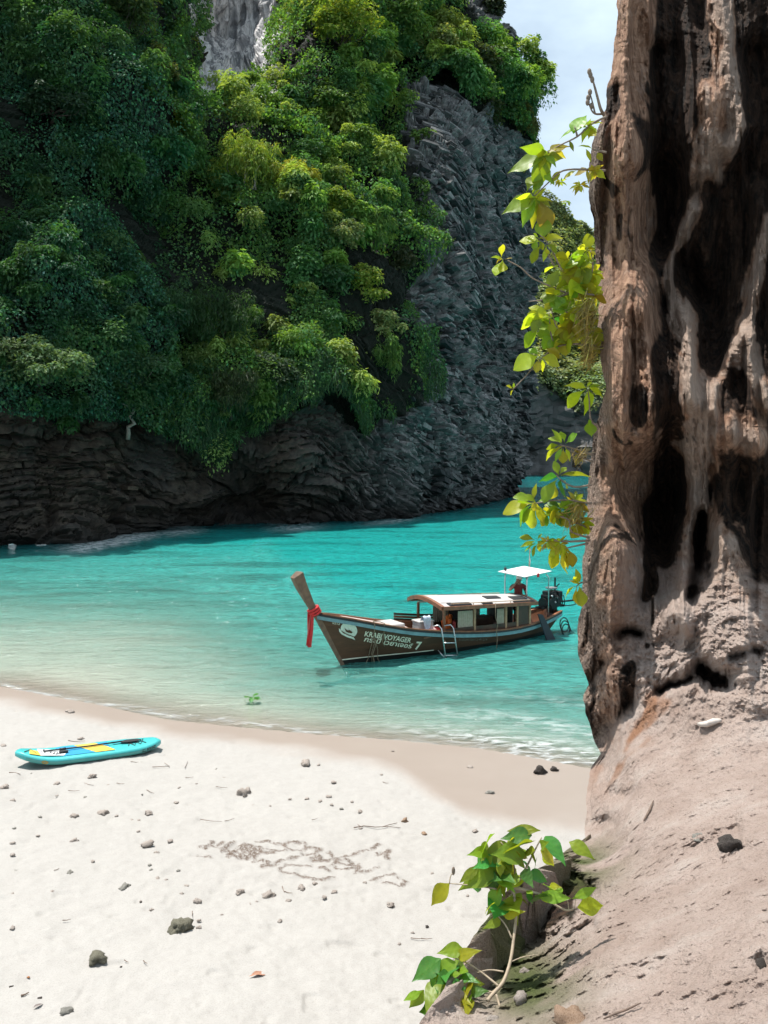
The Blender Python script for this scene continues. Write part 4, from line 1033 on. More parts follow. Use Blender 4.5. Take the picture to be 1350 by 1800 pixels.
B0 = GP(602, 1167)
PHI = math.radians(32)
boat = empty('longtail_boat', Vector(B0), PHI, 'dark wooden longtail boat with a red ribbon on its prow, moored in the cove', 'boat')
CPH, SPH = math.cos(PHI), math.sin(PHI)
def boat_px(px, py, yl):
    """boat coordinates (x, z) seen at a photo pixel on the upright plane y = yl along the boat"""
    o = np.array([0, 0, CAMZ]) - B0
    d = PX(px, py, 1.0) - np.array([0, 0, CAMZ])
    ly = lambda v: -v[0] * SPH + v[1] * CPH
    lx = lambda v: v[0] * CPH + v[1] * SPH
    k = (yl - ly(o)) / ly(d)
    return lx(o) + k * lx(d), o[2] + k * d[2]
def to_boat_px(x, y, z):
    w = B0 + np.array([x * CPH - y * SPH, x * SPH + y * CPH, z]); return to_px(w)
S_ = [0, .06, .12, .22, .35, .5, .65, .78, .9, 1]
GX = [-.87, -.40, .10, .9, 2.0, 3.4, 4.8, 6.1, 7.3, 8.3]; GY = [.03, .20, .36, .58, .76, .86, .88, .82, .66, .46]
GZ = [1.60, 1.49, 1.385, 1.18, .925, .71, .57, .52, .60, .80]
KX = [.18, .55, 1.0, 1.7, 2.6, 3.7, 4.9, 6.0, 7.0, 7.9]; KZ = [-.4, -.4, -.4, -.4, -.4, -.4, -.4, -.4, -.30, -.05]; KP = [1, .95, .85, .7, .55, .45, .42, .45, .55, .6]
def hull_pt(s, w):
    i = lambda T: np.interp(s, S_, T)
    sm = lambda T: (i(T) * 2 + np.interp(np.clip(s - .05, 0, 1), S_, T) + np.interp(np.clip(s + .05, 0, 1), S_, T)) / 4 if True else i(T)
    gy = np.where((s > .05) & (s < .95), sm(GY), i(GY)); gz = np.where((s > .05) & (s < .95), sm(GZ), i(GZ)); p = i(KP)
    x = i(KX) + (i(GX) - i(KX)) * w; z = i(KZ) + (gz - i(KZ)) * w
    return x, gy * np.clip(w, 1e-6, 1) ** p, z
SS, WW = np.meshgrid(np.linspace(0, 1, 90), np.linspace(0, 1, 26), indexing='ij')
HX, HY, HZ = hull_pt(SS, WW)
def hull_y(x, z):
    d = (HX - x) ** 2 + ((HZ - z) * 1.5) ** 2
    k = np.argsort(d.ravel())[:4]; w = 1 / (d.ravel()[k] + 1e-6)
    return float((HY.ravel()[k] * w).sum() / w.sum())
def build_hull():
    near = np.stack([HX, -HY, HZ], -1); far = np.stack([HX, HY, HZ], -1)
    V = np.concatenate([near.reshape(-1, 3), far.reshape(-1, 3)]); f = grid_faces(90, 26)
    n = 90 * 26
    F = np.concatenate([f, f[:, ::-1] + n])
    o = mesh_obj('hull', V, F, HULL, boat, True)
    mb = MB(); mb.add(np.concatenate([near[-1], far[-1][::-1]]), [tuple(range(52))]); mb.build('transom', WOOD_DARK, boat)
    # inner planking and floor
    gi = np.stack([HX, -(HY - .05).clip(0), HZ], -1)[4:, 12:]; gj = gi * np.array([1, -1, 1])
    V = np.concatenate([gi.reshape(-1, 3), gj.reshape(-1, 3)]); f = grid_faces(86, 14); n = 86 * 14
    mesh_obj('inner_planking', V, np.concatenate([f[:, ::-1], f + n]), WOOD_RED, boat, True)
    fl = []
    s = np.linspace(.14, .97, 40); x, y, z = hull_pt(s, np.full(40, .52))
    zf = np.interp(x, [0, 2, 5, 8], [.42, .30, .14, .32])
    V = np.concatenate([np.stack([x, -y + .02, zf], -1), np.stack([x, y - .02, zf], -1)])
    F = np.array([(i, i + 1, 41 + i, 40 + i) for i in range(39)])
    mesh_obj('floor_boards', V, F, WOOD_DARK, boat)
def rail(name, mat, w0, dy, h, dz, s0=0.0, s1=1.0, side=-1):
    """a moulded strip running along the gunwale"""
    s = np.linspace(s0, s1, 70); x, y, z = hull_pt(s, np.ones(70)); z = z + dz
    a = np.stack([x, side * (y - w0), z], -1); b = np.stack([x, side * (y + dy), z], -1)
    c = b + [0, 0, h]; d = a + [0, 0, h]
    V = np.stack([a, b, c, d], 1).reshape(-1, 3); F = []
    for i in range(69):
        for k in range(4):
            q = (i * 4 + k, i * 4 + (k + 1) % 4, i * 4 + 4 + (k + 1) % 4, i * 4 + 4 + k); F.append(q if side < 0 else q[::-1])
    return mesh_obj(name, V, np.array(F), mat, boat)
build_hull()
for sd in (-1, 1):
    rail('gunwale_cap', WOOD_RED, .06, .035, .035, .0, .02, 1, sd)
    rail('rub_rail', BLACK, .01, .028, .055, -.06, .01, 1, sd)
    rail('blue_stripe', PAINT_BLUE, .03, .016, .105, -.168, .0, 1, sd)
def strip_on_hull(name, mat, pts, h, out=.008):
    V = []; 
    for x, z in pts:
        V.append((x, -hull_y(x, z) - out, z)); V.append((x, -hull_y(x, z + h) - out, z + h))
    F = np.array([(2 * i, 2 * i + 2, 2 * i + 3, 2 * i + 1) for i in range(len(pts) - 1)])
    return mesh_obj(name, np.array(V), F, mat, boat)
xs = np.linspace(-.06, 2.9, 40)
strip_on_hull('waterline_stripe', PAINT_BONE, [(x, .115 + .008 * x) for x in xs], .034)
# stem post with its square flared head
def post_ring(x, z, w, t, tilt):
    dx, dz = math.cos(tilt), math.sin(tilt)
    return [(x - t * dx, -w, z - t * dz), (x - t * dx, w, z - t * dz), (x + t * dx, w, z + t * dz), (x + t * dx, -w, z + t * dz)]
mb = MB(); rings = []
for x, z, w, t in ((.22, -.42, .035, .05), (-.25, .42, .04, .055), (-.80, 1.44, .05, .075), (-1.06, 1.90, .075, .10), (-1.33, 2.42, .105, .145), (-1.47, 2.76, .12, .165)):
    rings.append(post_ring(x, z, w, t, math.radians(28 if z > 1.5 else 20)))
V = [p for r in rings for p in r]; F = [(0, 1, 2, 3)]
for i in range(len(rings) - 1):
    for k in range(4): F.append((4 * i + k, 4 * i + 4 + k, 4 * i + 4 + (k + 1) % 4, 4 * i + (k + 1) % 4))
tip = len(V); V.append((-1.50, 0, 2.86))
for k in range(4): F.append((tip - 4 + k, tip, tip - 4 + (k + 1) % 4))
mb.add(V, F); mb.build('stem_post', WOOD_OLD, boat)
strip = MB()
strip.tube([(.16, 0, -.38), (-.32, -.0, .50), (-.86, -.0, 1.48)], .022, 6); strip.build('stem_edge', PAINT_WHITE, boat)
# ribbons tied round the prow
rb = MB()
for k, (x, z) in enumerate(((-.96, 1.74), (-.92, 1.67), (-.88, 1.60))):
    ring = [(x + .155 * math.cos(a) * .95, .115 * math.sin(a), z + .07 * math.cos(a)) for a in np.linspace(0, 2 * math.pi, 13)]
    rb.tube(ring, .036, 6, False)
wr = rb.build('prow_ribbon', RED_CLOTH, boat, True)
for k in range(5):
    mbk = MB(); y0 = -.10 + .045 * k; L = .98 + .05 * math.sin(k * 2.3); vs = []
    for i in range(13):
        f = i / 12; w = .045 + .012 * f; cx = -1.03 - .07 * f + .02 * math.sin(5 * f + k); cy = y0 + .015 * math.sin(7 * f + 2 * k); z = 1.66 - L * f
        vs += [(cx - w, cy - .008, z), (cx + w, cy + .012 * math.sin(3 * f + k), z)]
    mbk.add(vs, [(2 * i, 2 * i + 1, 2 * i + 3, 2 * i + 2) for i in range(12)])
    tail = mbk.build('ribbon_tail', RED_CLOTH if k != 2 else simple('faded_pink_cloth', (0.62, .22, .20), .9), wr, True)
# fore deck and cushions
s = np.linspace(.10, .36, 20); x, y, z = hull_pt(s, np.ones(20))
V = np.concatenate([np.stack([x, -y + .05, z - .05], -1), np.stack([x, x * 0, z + .03], -1), np.stack([x, y - .05, z - .05], -1)])
F = [(i, i + 1, 21 + i, 20 + i) for i in range(19)] + [(20 + i, 21 + i, 41 + i, 40 + i) for i in range(19)]
mesh_obj('fore_deck', V, np.array(F), simple('pinkish_deck_paint', (.46, .36, .32), .6), boat)
MB().box((1.72, .12, .98), (.62, .8, .12)).build('seat_cushion', PAINT_WHITE, boat, bevel=.04)
for xx, zz in ((2.55, .62), (3.05, .56), (3.6, .55)):
    MB().box((xx, .0, zz), (.28, 1.45, .05)).build('thwart', WOOD_RED, boat, bevel=.01)
for k in range(3):
    sk = np.linspace(.38, .60, 24); xk, yk, zk = hull_pt(sk, np.ones(24)); zb = zk + .045 + .085 * k; vs = []
    for i in range(24): vs += [(xk[i], yk[i] - .035, zb[i]), (xk[i], yk[i] - .005, zb[i]), (xk[i], yk[i] - .005, zb[i] + .07), (xk[i], yk[i] - .035, zb[i] + .07)]
    mbk = MB(); mbk.add(vs, [(4 * i + q, 4 * i + (q + 1) % 4, 4 * i + 4 + (q + 1) % 4, 4 * i + 4 + q) for i in range(23) for q in range(4)] + [(3, 2, 1, 0), (92, 93, 94, 95)])
    mbk.build('bulwark_plank', WOOD_DARK if k != 1 else WOOD_RED, boat)

# cabin: coaming, posts, windows, curtains
CY = .70
def wall_piece(name, mat, px0, px1, py0, py1, yl, t=.03, parent=None, bevel=0.0):
    """an upright panel between two pixels on the cabin side y = yl"""
    x0, z1 = boat_px(px0, py0, yl); x1, _ = boat_px(px1, py0, yl); _, z0 = boat_px(px0, py1, yl)
    _, z1b = boat_px(px1, py0, yl); _, z0b = boat_px(px1, py1, yl)
    mb = MB(); mb.prism([(x0, z0), (x1, z0b), (x1, z1b), (x0, z1)], 'y', yl - t / 2, yl + t / 2)
    return mb.build(name, mat, parent or boat, bevel=bevel)
XR0, XR1 = 3.05, 6.75
def side_wall(sgn):
    y = sgn * CY
    zt = lambda x: 1.46 - .055 * (x - XR0)
    mb = MB(); mb.prism([(XR0 + .1, .50), (XR1 - .1, .44), (XR1 - .1, .70), (XR0 + .1, .80)], 'y', y - .02, y + .02)
    cb = mb.build('coaming', WOOD_DARK, boat)
    for x in (XR0 + .12, 4.35, 5.62, 6.10, XR1 - .12):
        m2 = MB(); m2.box((x, y, .93 - .02 * (x - 3)), (.075, .07, 1.0 - .05 * (x - 3))); m2.build('cabin_post', WOOD_TAN if x > 4 else WOOD_RED, boat, bevel=.008)
    m2 = MB(); m2.box(((XR0 + XR1) / 2, y, 1.345), (XR1 - XR0 - .2, .05, .05), Matrix.Rotation(.052, 3, 'Y')); m2.build('window_rail', PAINT_SAGE, boat)
    m2 = MB(); m2.prism([(6.14, .68), (6.60, .66), (6.60, 1.24), (6.14, 1.27)], 'y', y - .012, y + .012); m2.build('side_panel', WOOD_DARK, boat)
    for x0, x1 in ((3.72, 4.30), (5.28, 5.60)):
        m2 = MB(); n = 22; vs = []
        for i in range(n + 1):
            x = x0 + (x1 - x0) * i / n; yy = y + sgn * -.03 + .028 * math.sin(i * 1.9)
            vs += [(x, yy, .72), (x * .98 + .02 * (x0 + x1) / 2, yy, 1.33 - .05 * (x - 3.05))]
        m2.add(vs, [(2 * i, 2 * i + 2, 2 * i + 3, 2 * i + 1) for i in range(n)]); m2.build('curtain', CURTAIN, boat, True)
for sgn in (-1, 1): side_wall(sgn)
MB().box((5.0, .25, .62), (1.4, .5, .4)).build('cabin_bench', WOOD_DARK, boat, bevel=.02)
for x in (4.36, 5.95):
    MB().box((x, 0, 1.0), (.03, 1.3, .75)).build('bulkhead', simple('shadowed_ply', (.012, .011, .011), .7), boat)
# arched roof with its wooden edge, rails and mats
def roof_pt(x, f):
    """f from -1 (near edge) to 1 (far edge)"""
    half = np.interp(x, [2.8, 3.3, 6.8], [.93, .96, .84]); e = np.interp(x, [2.8, 6.8], [1.545, 1.315]); cr = np.interp(x, [2.8, 6.8], [.22, .13])
    return (x - .16 * (1 - f * f) * np.interp(x, [2.8, 4], [1, 0]), half * f, e + cr * (1 - f * f))
nx, nf = 26, 22
X = np.linspace(2.95, 6.8, nx); Fv = np.linspace(-1, 1, nf)
top = np.array([[roof_pt(x, f) for f in Fv] for x in X]); bot = top - np.array([0, 0, .05])
V = np.concatenate([top.reshape(-1, 3), bot.reshape(-1, 3)]); g = grid_faces(nx, nf); n = nx * nf
roof = mesh_obj('cabin_roof', V, np.concatenate([g, g[:, ::-1] + n]), PAINT_WHITE, boat, True)
for x, nm in ((2.95, 'front_fascia'), (6.8, 'rear_fascia')):
    m2 = MB(); pts = [Vector(roof_pt(x, f)) + Vector((0, 0, -.045)) for f in np.linspace(-1, 1, 20)]
    vs = []
    for p in pts: vs += [p + Vector((-.05, 0, -.055)), p + Vector((.07, 0, -.055)), p + Vector((.07, 0, .065)), p + Vector((-.05, 0, .065))]
    fs = [(4 * i + k, 4 * i + 4 + k, 4 * i + 4 + (k + 1) % 4, 4 * i + (k + 1) % 4) for i in range(19) for k in range(4)] + [(0, 1, 2, 3), (79, 78, 77, 76)]
    m2.add(vs, fs); m2.build(nm, WOOD_RED, roof)
for f in (-1, 1):
    m2 = MB(); vs = []
    for x in np.linspace(2.95, 6.85, 16):
        p = Vector(roof_pt(x, f)); vs += [p + Vector((0, -.04, -.09)), p + Vector((0, .04, -.09)), p + Vector((0, .04, .02)), p + Vector((0, -.04, .02))]
    fs = [(4 * i + k, 4 * i + (k + 1) % 4, 4 * i + 4 + (k + 1) % 4, 4 * i + 4 + k) for i in range(15) for k in range(4)] + [(3, 2, 1, 0), (60, 61, 62, 63)]
    m2.add(vs, fs); m2.build('side_fascia', WOOD_RED, roof)
    m2 = MB(); m2.tube([Vector(roof_pt(x, f * .93)) + Vector((0, 0, .06)) for x in np.linspace(3.3, 6.6, 8)], .014, 6)
    for x in np.linspace(3.4, 6.5, 5): m2.tube([Vector(roof_pt(x, f * .93)) + Vector((0, 0, -.01)), Vector(roof_pt(x, f * .93)) + Vector((0, 0, .06))], .012, 6)
    m2.build('roof_rail', WOOD_TAN, roof)
def roof_mat(x0, x1, f0, f1, mat=BLACK, h=.03):
    m2 = MB(); vs = []
    for x in np.linspace(x0, x1, 6):
        a, b = Vector(roof_pt(x, f0)), Vector(roof_pt(x, f1)); vs += [a + Vector((0, 0, .004)), b + Vector((0, 0, .004)), b + Vector((0, 0, h)), a + Vector((0, 0, h))]
    fs = [(4 * i + k, 4 * i + (k + 1) % 4, 4 * i + 4 + (k + 1) % 4, 4 * i + 4 + k) for i in range(5) for k in range(4)] + [(3, 2, 1, 0), (20, 21, 22, 23)]
    m2.add(vs, fs); return m2.build('roof_mat', mat, roof)
roof_mat(3.9, 5.6, .62, .90); roof_mat(3.25, 4.1, -.97, -.80); roof_mat(4.55, 4.95, -.97, -.84); roof_mat(5.0, 5.6, -.55, -.28); roof_mat(6.0, 6.6, -.72, -.40); roof_mat(5.85, 6.75, -.98, -.88)
roof_mat(3.1, 3.45, -.75, .75, simple('greyish_strip', (.25, .22, .21), .6), .012)
# sun awning over the helm
AW = [(6.45, -.66, 2.15), (7.66, -.62, 2.25), (7.60, .70, 2.27), (6.40, .66, 2.18)]
m2 = MB(); vs = []; n = 8
for i in range(n + 1):
    for j in range(n + 1):
        a, b = i / n, j / n; p = (Vector(AW[0]) * (1 - a) + Vector(AW[1]) * a) * (1 - b) + (Vector(AW[3]) * (1 - a) + Vector(AW[2]) * a) * b
        vs.append(p + Vector((0, 0, .07 * math.sin(math.pi * a) * math.sin(math.pi * b))))
tops = [tuple(v) for v in vs]; bots = [(v[0], v[1], v[2] - .02) for v in tops]
q = lambda i, j: i * (n + 1) + j
fs = [(q(i, j), q(i + 1, j), q(i + 1, j + 1), q(i, j + 1)) for i in range(n) for j in range(n)]
m2.add(tops, fs); m2.add(bots, [f[::-1] for f in fs]); aw = m2.build('awning', simple('white_awning_cloth', (.66, .67, .66), .8, var=.05), boat, True)
for (x, y), zb in (((6.68, -.50), .5), ((7.64, -.50), .55), ((7.60, .56), .55), ((6.62, .54), .5)):
    m2 = MB(); m2.tube([(x, y, zb), (x, y, 2.02), (x + (.06 if x < 7 else -.12), y, 2.14)], .022, 8); m2.build('awning_post', STEEL, aw, True)
m2 = MB(); m2.box((7.05, -.63, 2.16), (.07, .05, .12)); m2.build('red_tag', RED_CLOTH, aw)
m2 = MB(); m2.ball((6.6, .50, 2.26), (.05, .05, .07)); m2.build('lamp', BLACK, aw, True)
# flag on a short staff
fl = MB(); fl.tube([(7.70, .55, 2.2), (7.74, .56, 2.95)], .014, 6); st = fl.build('flag_staff', WOOD_TAN, boat)
m2 = MB(); vs = []
for i in range(9):
    f = i / 8
    for j in range(5):
        vs.append((7.74 - .12 * j / 4 + .03 * math.sin(7 * f + j), .56 - .16 * j / 4 * (1 - .3 * f), 2.92 - .6 * f - .04 * j))
m2.add(vs, [(5 * i + j, 5 * i + j + 1, 5 * i + 6 + j, 5 * i + 5 + j) for i in range(8) for j in range(4)])
m2.build('flag', simple('faded_flag_cloth', (.62, .40, .38), .9, var=.35, scale=9), st, True)
# engine on its pivot with long propeller shaft
EX, EY, EZ = 8.28, .06, 1.10
eng = MB(); eng.box((EX, EY, EZ), (.62, .40, .42)); eng.box((EX - .05, EY, EZ + .26), (.46, .30, .16)); eng.box((EX + .22, EY - .05, EZ + .18), (.2, .4, .3))
eng_o = eng.build('engine', IRON, boat, bevel=.03)
for c, r, d in (((EX - .12, EY - .24, EZ - .02), .17, .05), ((EX + .14, EY - .25, EZ + .02), .10, .06), ((EX - .36, EY, EZ - .08), .2, .08)):
    m2 = MB(); ax = Vector((0, 1, 0)) if abs(c[0] - EX) < .3 else Vector((1, 0, 0))
    m2.tube([Vector(c) - ax * d / 2, Vector(c) + ax * d / 2], r, 18); m2.build('pulley', IRON, eng_o)
for c, r in (((EX + .05, EY - .23, EZ + .12), .05), ((EX - .18, EY - .24, EZ + .2), .045), ((EX - .05, EY - .27, EZ - .02), .04)):
    MB().ball(c, r).build('engine_fitting', STEEL, eng_o, True)
m2 = MB(); m2.tube([(EX + .18, EY, EZ + .3), (EX + .18, EY, EZ + .78)], .03, 8); m2.tube([(EX + .18, EY, EZ + .42), (EX + .34, EY - .05, EZ + .56)], .02, 6); m2.build('exhaust', IRON, eng_o)
for k in range(6):
    m2 = MB(); a = k * 1.1; p = Vector((EX - .2 + .09 * k, EY - .22, EZ + .28 - .03 * k)); m2.tube([p, p + Vector((.06, -.07, .10 * math.cos(a))), p + Vector((.16, -.03, -.2)), p + Vector((.2, .05, -.34))], .018, 6); m2.build('hose', BLACK, eng_o, True)
MB().box((EX + .02, EY, EZ + .43), (.3, .3, .06)).build('fuel_tank', simple('dull_grey_tin', (.22, .22, .22), .5, .5), eng_o, bevel=.02)
m2 = MB(); m2.box((EX + .05, EY, EZ - .30), (.26, .26, .22)); m2.tube([(EX + .05, EY, EZ - .4), (EX + .08, EY, .45)], .10, 10); m2.box((EX - .02, EY, EZ - .2), (1.1, .3, .05)); m2.build('engine_mount', IRON, eng_o)
m2 = MB(); m2.tube([(EX + .3, EY, EZ - .08), (EX + 1.9, EY, EZ - .12), (EX + 3.6, EY, .95)], .035, 8); m2.build('propeller_shaft', IRON, eng_o)
m2 = MB(); m2.tube([(EX + .3, EY - .16, EZ - .22), (EX + 1.0, EY - .16, EZ - .22), (EX + 1.0, EY - .16, EZ - .05), (EX + .3, EY - .16, EZ - .05)], .02, 6); m2.build('guard_frame', IRON, eng_o)
m2 = MB(); m2.tube([(EX - .3, EY, EZ - .22), (EX - 1.0, EY - .1, EZ - .16), (EX - 1.25, EY - .12, EZ - .17)], .028, 8); m2.build('tiller', IRON, eng_o)
# hanging steering board, ladder, ropes
x0, z0 = boat_px(946, 1078, -.80); x1, z1 = boat_px(966, 1128, -.80)
m2 = MB(); m2.prism([(x0 - .10, z0), (x0 + .12, z0 - .04), (x1 + .22, z1 + .02), (x1 - .16, z1 - .03)], 'y', -.90, -.86); m2.build('steering_board', NAVY, boat, bevel=.01)
lad = MB(); yl = -1.02
for a, b in (((776, 1104), (783, 1162)), ((797, 1103), (805, 1166))):
    xa, za = boat_px(a[0], a[1], yl); xb, zb = boat_px(b[0], b[1], yl)
    lad.tube([(xa - .18, yl + .22, za + .03), (xa - .03, yl + .1, za + .07), (xa, yl, za - .02), (xb, yl - .04, zb)], .021, 8)
lo = lad.build('boarding_ladder', STEEL, boat, True)
for a, b in (((780, 1130), (800, 1130)), ((782, 1152), (803, 1152)), ((783, 1162), (805, 1166))):
    xa, za = boat_px(a[0], a[1], yl - .02); xb, zb = boat_px(b[0], b[1], yl - .02)
    MB().tube([(xa - .02, yl - .03, za), (xb + .02, yl - .03, zb)], .02, 8).build('ladder_rung', STEEL, lo, True)
for a, b in (((770, 1143), (784, 1160)), ((797, 1152), (806, 1164))):
    xa, za = boat_px(a[0], a[1], -.8); xb, zb = boat_px(b[0], b[1], yl)
    MB().tube([(xa, -.80, za), (xb, yl - .03, zb)], .016, 6).build('ladder_strut', STEEL, lo, True)
def rope_px(name, pts, r=.011, yl=None, parent=boat):
    q = []
    for px, py in pts:
        yy = -.78
        for _ in range(4):
            x, z = boat_px(px, py, yy); yy = -hull_y(x, max(z, -.1)) - .05 if yl is None else yl
        q.append((x, yy, z))
    return MB().tube(q, r, 6).build(name, ROPE, parent, True)
rope_px('mooring_rope', [(656, 1090), (659, 1100), (657, 1118), (660, 1135), (655, 1150), (658, 1165), (657, 1182)], .016)
rope_px('mooring_rope', [(657, 1118), (651, 1140), (647, 1158), (641, 1170), (637, 1172)])
rope_px('mooring_rope', [(659, 1122), (664, 1142), (664, 1158), (670, 1168), (671, 1175), (664, 1178)])
rope_px('mooring_rope', [(657, 1092), (668, 1093), (676, 1096), (675, 1112), (672, 1128), (676, 1136)], .014)
rope_px('mooring_rope', [(658, 1130), (653, 1150), (654, 1166)])
rope_px('fender_line', [(871, 1060), (871, 1085), (875, 1098), (873, 1108), (874, 1125), (872, 1150)], .012, -.97)
for k in range(3):
    x, z = boat_px(992 + 3 * k, 1098 + 6 * k, -.42)
    MB().tube([(x + .2 * math.cos(a), -.42 + .05 * math.sin(a) + .03 * k, z + .24 * math.sin(a)) for a in np.linspace(0, 6.28, 18)], .02, 6).build('tyre_fender' if k == 0 else 'stern_line', BLACK, boat, True)

# lettering and emblem painted on the bow
def text_mesh(s, shear=0.0, bold=0.0):
    cu = bpy.data.curves.new('lettering', 'FONT'); cu.body = s; cu.size = 1.0; cu.shear = shear; cu.offset = bold; cu.resolution_u = 3
    ob = bpy.data.objects.new('lettering', cu); COL.objects.link(ob)
    bpy.context.view_layer.update()
    dg = bpy.context.evaluated_depsgraph_get()
    me = bpy.data.meshes.new_from_object(ob.evaluated_get(dg))
    v = np.array([p.co[:] for p in me.vertices]); f = [tuple(p.vertices) for p in me.polygons]
    bpy.data.objects.remove(ob); bpy.data.meshes.remove(me)
    return v, f
def letter_hull(name, s, p0, p1, hpx, mat, shear=.25, bold=.012, out=.014):
    """text whose baseline runs between two photo pixels on the near side of the hull"""
    v, f = text_mesh(s, shear, bold)
    def on(px, py):
        yy = -.5
        for _ in range(8):
            x, z = boat_px(px, py, yy); yy = -hull_y(x, z)
        return np.array([x, z])
    a, b = on(*p0), on(*p1); up = on(p0[0], p0[1] - hpx) - a
    w = v[:, 0].max() - v[:, 0].min(); cap = 0.73
    q = a + (b - a) * ((v[:, 0:1] - v[:, 0].min()) / w) + up * (v[:, 1:2] / cap)
    V = [(x, -hull_y(x, z) - out, z) for x, z in q]
    mb = MB(); mb.add(V, f); return mb.build(name, mat, boat)
letter_hull('lettering', 'KRABI VOYAGER', (640, 1118), (721, 1130), 9.5, PAINT_BONE, .3, .02)
letter_hull('lettering', 'กระบี่ โวยาเจอร์', (639, 1127), (725, 1140), 8.5, PAINT_BONE, .3, .02)
letter_hull('lettering', '7', (729, 1141), (742, 1142), 14, PAINT_BONE, .3, .03)
letter_hull('lettering', 'MLT', (586, 1091), (596, 1093), 4.2, PAINT_BONE, .15, .015)
letter_hull('lettering', '0312', (584, 1096.5), (597, 1098.5), 4.2, PAINT_BONE, .15, .015)
letter_hull('lettering', 'ร.เรือหางยาว 412/4', (806, 1126), (856, 1126), 5.0, simple('faded_lettering', (.17, .17, .14), .7), .1, .005)
def emblem(name, pts, mat, out):
    q = []
    for px, py in pts:
        yy = -.4
        for _ in range(8):
            x, z = boat_px(px, py, yy); yy = -hull_y(x, z)
        q.append((x, -hull_y(x, z) - out, z))
    q2 = np.array([(p[0], p[2]) for p in q]); c = q2.mean(0); n = len(q2); V = [(c[0], -hull_y(*c) - out, c[1])]; F = []
    for r in range(1, 6):
        for k in range(n):
            x, z = c + (q2[k] - c) * r / 5; V.append((x, -hull_y(x, z) - out, z))
    for k in range(n):
        k2 = (k + 1) % n; F.append((0, 1 + k2, 1 + k))
        for r in range(4): F.append((1 + r * n + k, 1 + r * n + k2, 1 + (r + 1) * n + k2, 1 + (r + 1) * n + k))
    mb = MB(); mb.add(V, F); return mb.build(name, mat, boat)
emblem('emblem_disc', [(613 + 14.6 * math.cos(a), 1107 + 13.4 * math.sin(a) + 2 * math.cos(a)) for a in np.linspace(0, 2 * math.pi, 30)[:-1]], PAINT_SAGE, .014)
emblem('emblem_tail', [(595, 1104), (598, 1109), (605, 1113), (615, 1117), (621, 1120), (624, 1125), (618, 1122.5), (609, 1119.5), (600, 1115), (595.5, 1110)], PAINT_SAGE, .022)
emblem('emblem_gap', [(597.5, 1107), (603, 1111.2), (612, 1115.2), (621, 1118.2), (620.5, 1119.4), (611, 1116.6), (602, 1112.4)], HULL, .028)
emblem('emblem_boat', [(604.5, 1103.5), (607, 1107.5), (610, 1108.5), (613, 1106.8), (616, 1108.8), (619, 1111), (617, 1113), (611, 1111.8), (607, 1109.8)], HULL, .034)

# ------------------------------------------------------------------ things aboard
def boat_world(x, y, z):
    return Vector(B0) + Vector((x * CPH - y * SPH, x * SPH + y * CPH, z))
bx_ = empty('storage_box', boat_world(2.70, -.25, .64), PHI, 'white box standing behind the cushion on the boat', 'box')
MB().box((0, 0, .20), (.52, .42, .36)).build('box_body', PAINT_WHITE, bx_, bevel=.03)
MB().box((0, 0, .41), (.56, .46, .05)).build('lid', PAINT_WHITE, bx_, bevel=.02)
tw = MB(); vs = []
for i in range(11):
    f = i / 10; yy = -.28 + .04 * math.sin(i); z = .46 + .16 * math.sin(math.pi * min(f * 1.3, 1)) - .5 * max(0, f - .35)
    for j in range(6): vs.append((-.26 + .34 * f * .3 + .05 * j + .02 * math.sin(i + j), yy - .16 * f + .02 * math.cos(2 * j + i), z + .015 * math.sin(2.3 * j + i)))
tw.add(vs, [(6 * i + j, 6 * i + j + 1, 6 * i + 7 + j, 6 * i + 6 + j) for i in range(10) for j in range(5)])
o = tw.build('towel', simple('pale_blue_towel', (.48, .53, .62), .95, var=.2, scale=14), None, True); o.location = boat_world(2.70, -.22, .64); o.rotation_euler = (0, 0, PHI)
tag(o, 'pale blue towel draped over the white box aboard', 'towel')
m2 = MB(); m2.ball((0, 0, 0), (.18, .18, .13), 12, 8); m2.tube([(0, 0, .12), (0, 0, .17)], .04, 8)
o = m2.build('float', RED_CLOTH, None, True); o.location = boat_world(3.02, -.50, .73); tag(o, 'round red float lying inside the boat', 'float')
m2 = MB(); m2.ball((0, 0, 0), (.16, .13, .09), 10, 7); m2.tube([(-.12, 0, .05), (0, 0, .12), (.12, 0, .05)], .02, 6)
o = m2.build('bag', simple('pink_bag_cloth', (.55, .33, .32), .9), None, True); o.location = boat_world(2.78, -.60, .80); tag(o, 'small pinkish bag beside the red float aboard', 'bag')
for k, (x, y, z, col, lb) in enumerate(((3.45, -.45, .86, ORANGE, 'orange life jacket heaped nearest the front cabin post'), (3.65, -.30, .95, ORANGE, 'orange life jacket on top of the heap in the cabin'), (3.66, -.55, .80, simple('dark_red_vest', (.22, .02, .02), .8), 'dark red life jacket beside the cabin curtain'))):
    lj = empty('life_jacket', boat_world(x, y, z), PHI + .5 * k, lb, 'life jacket', 'life jackets in the cabin')
    for sd in (-1, 1): MB().box((sd * .09, 0, 0), (.15, .09, .36), Matrix.Rotation(.25 * sd, 3, 'Y')).build('foam_panel', col, lj, bevel=.03)
    MB().box((0, -.052, .02), (.32, .012, .03)).build('strap', BLACK, lj)

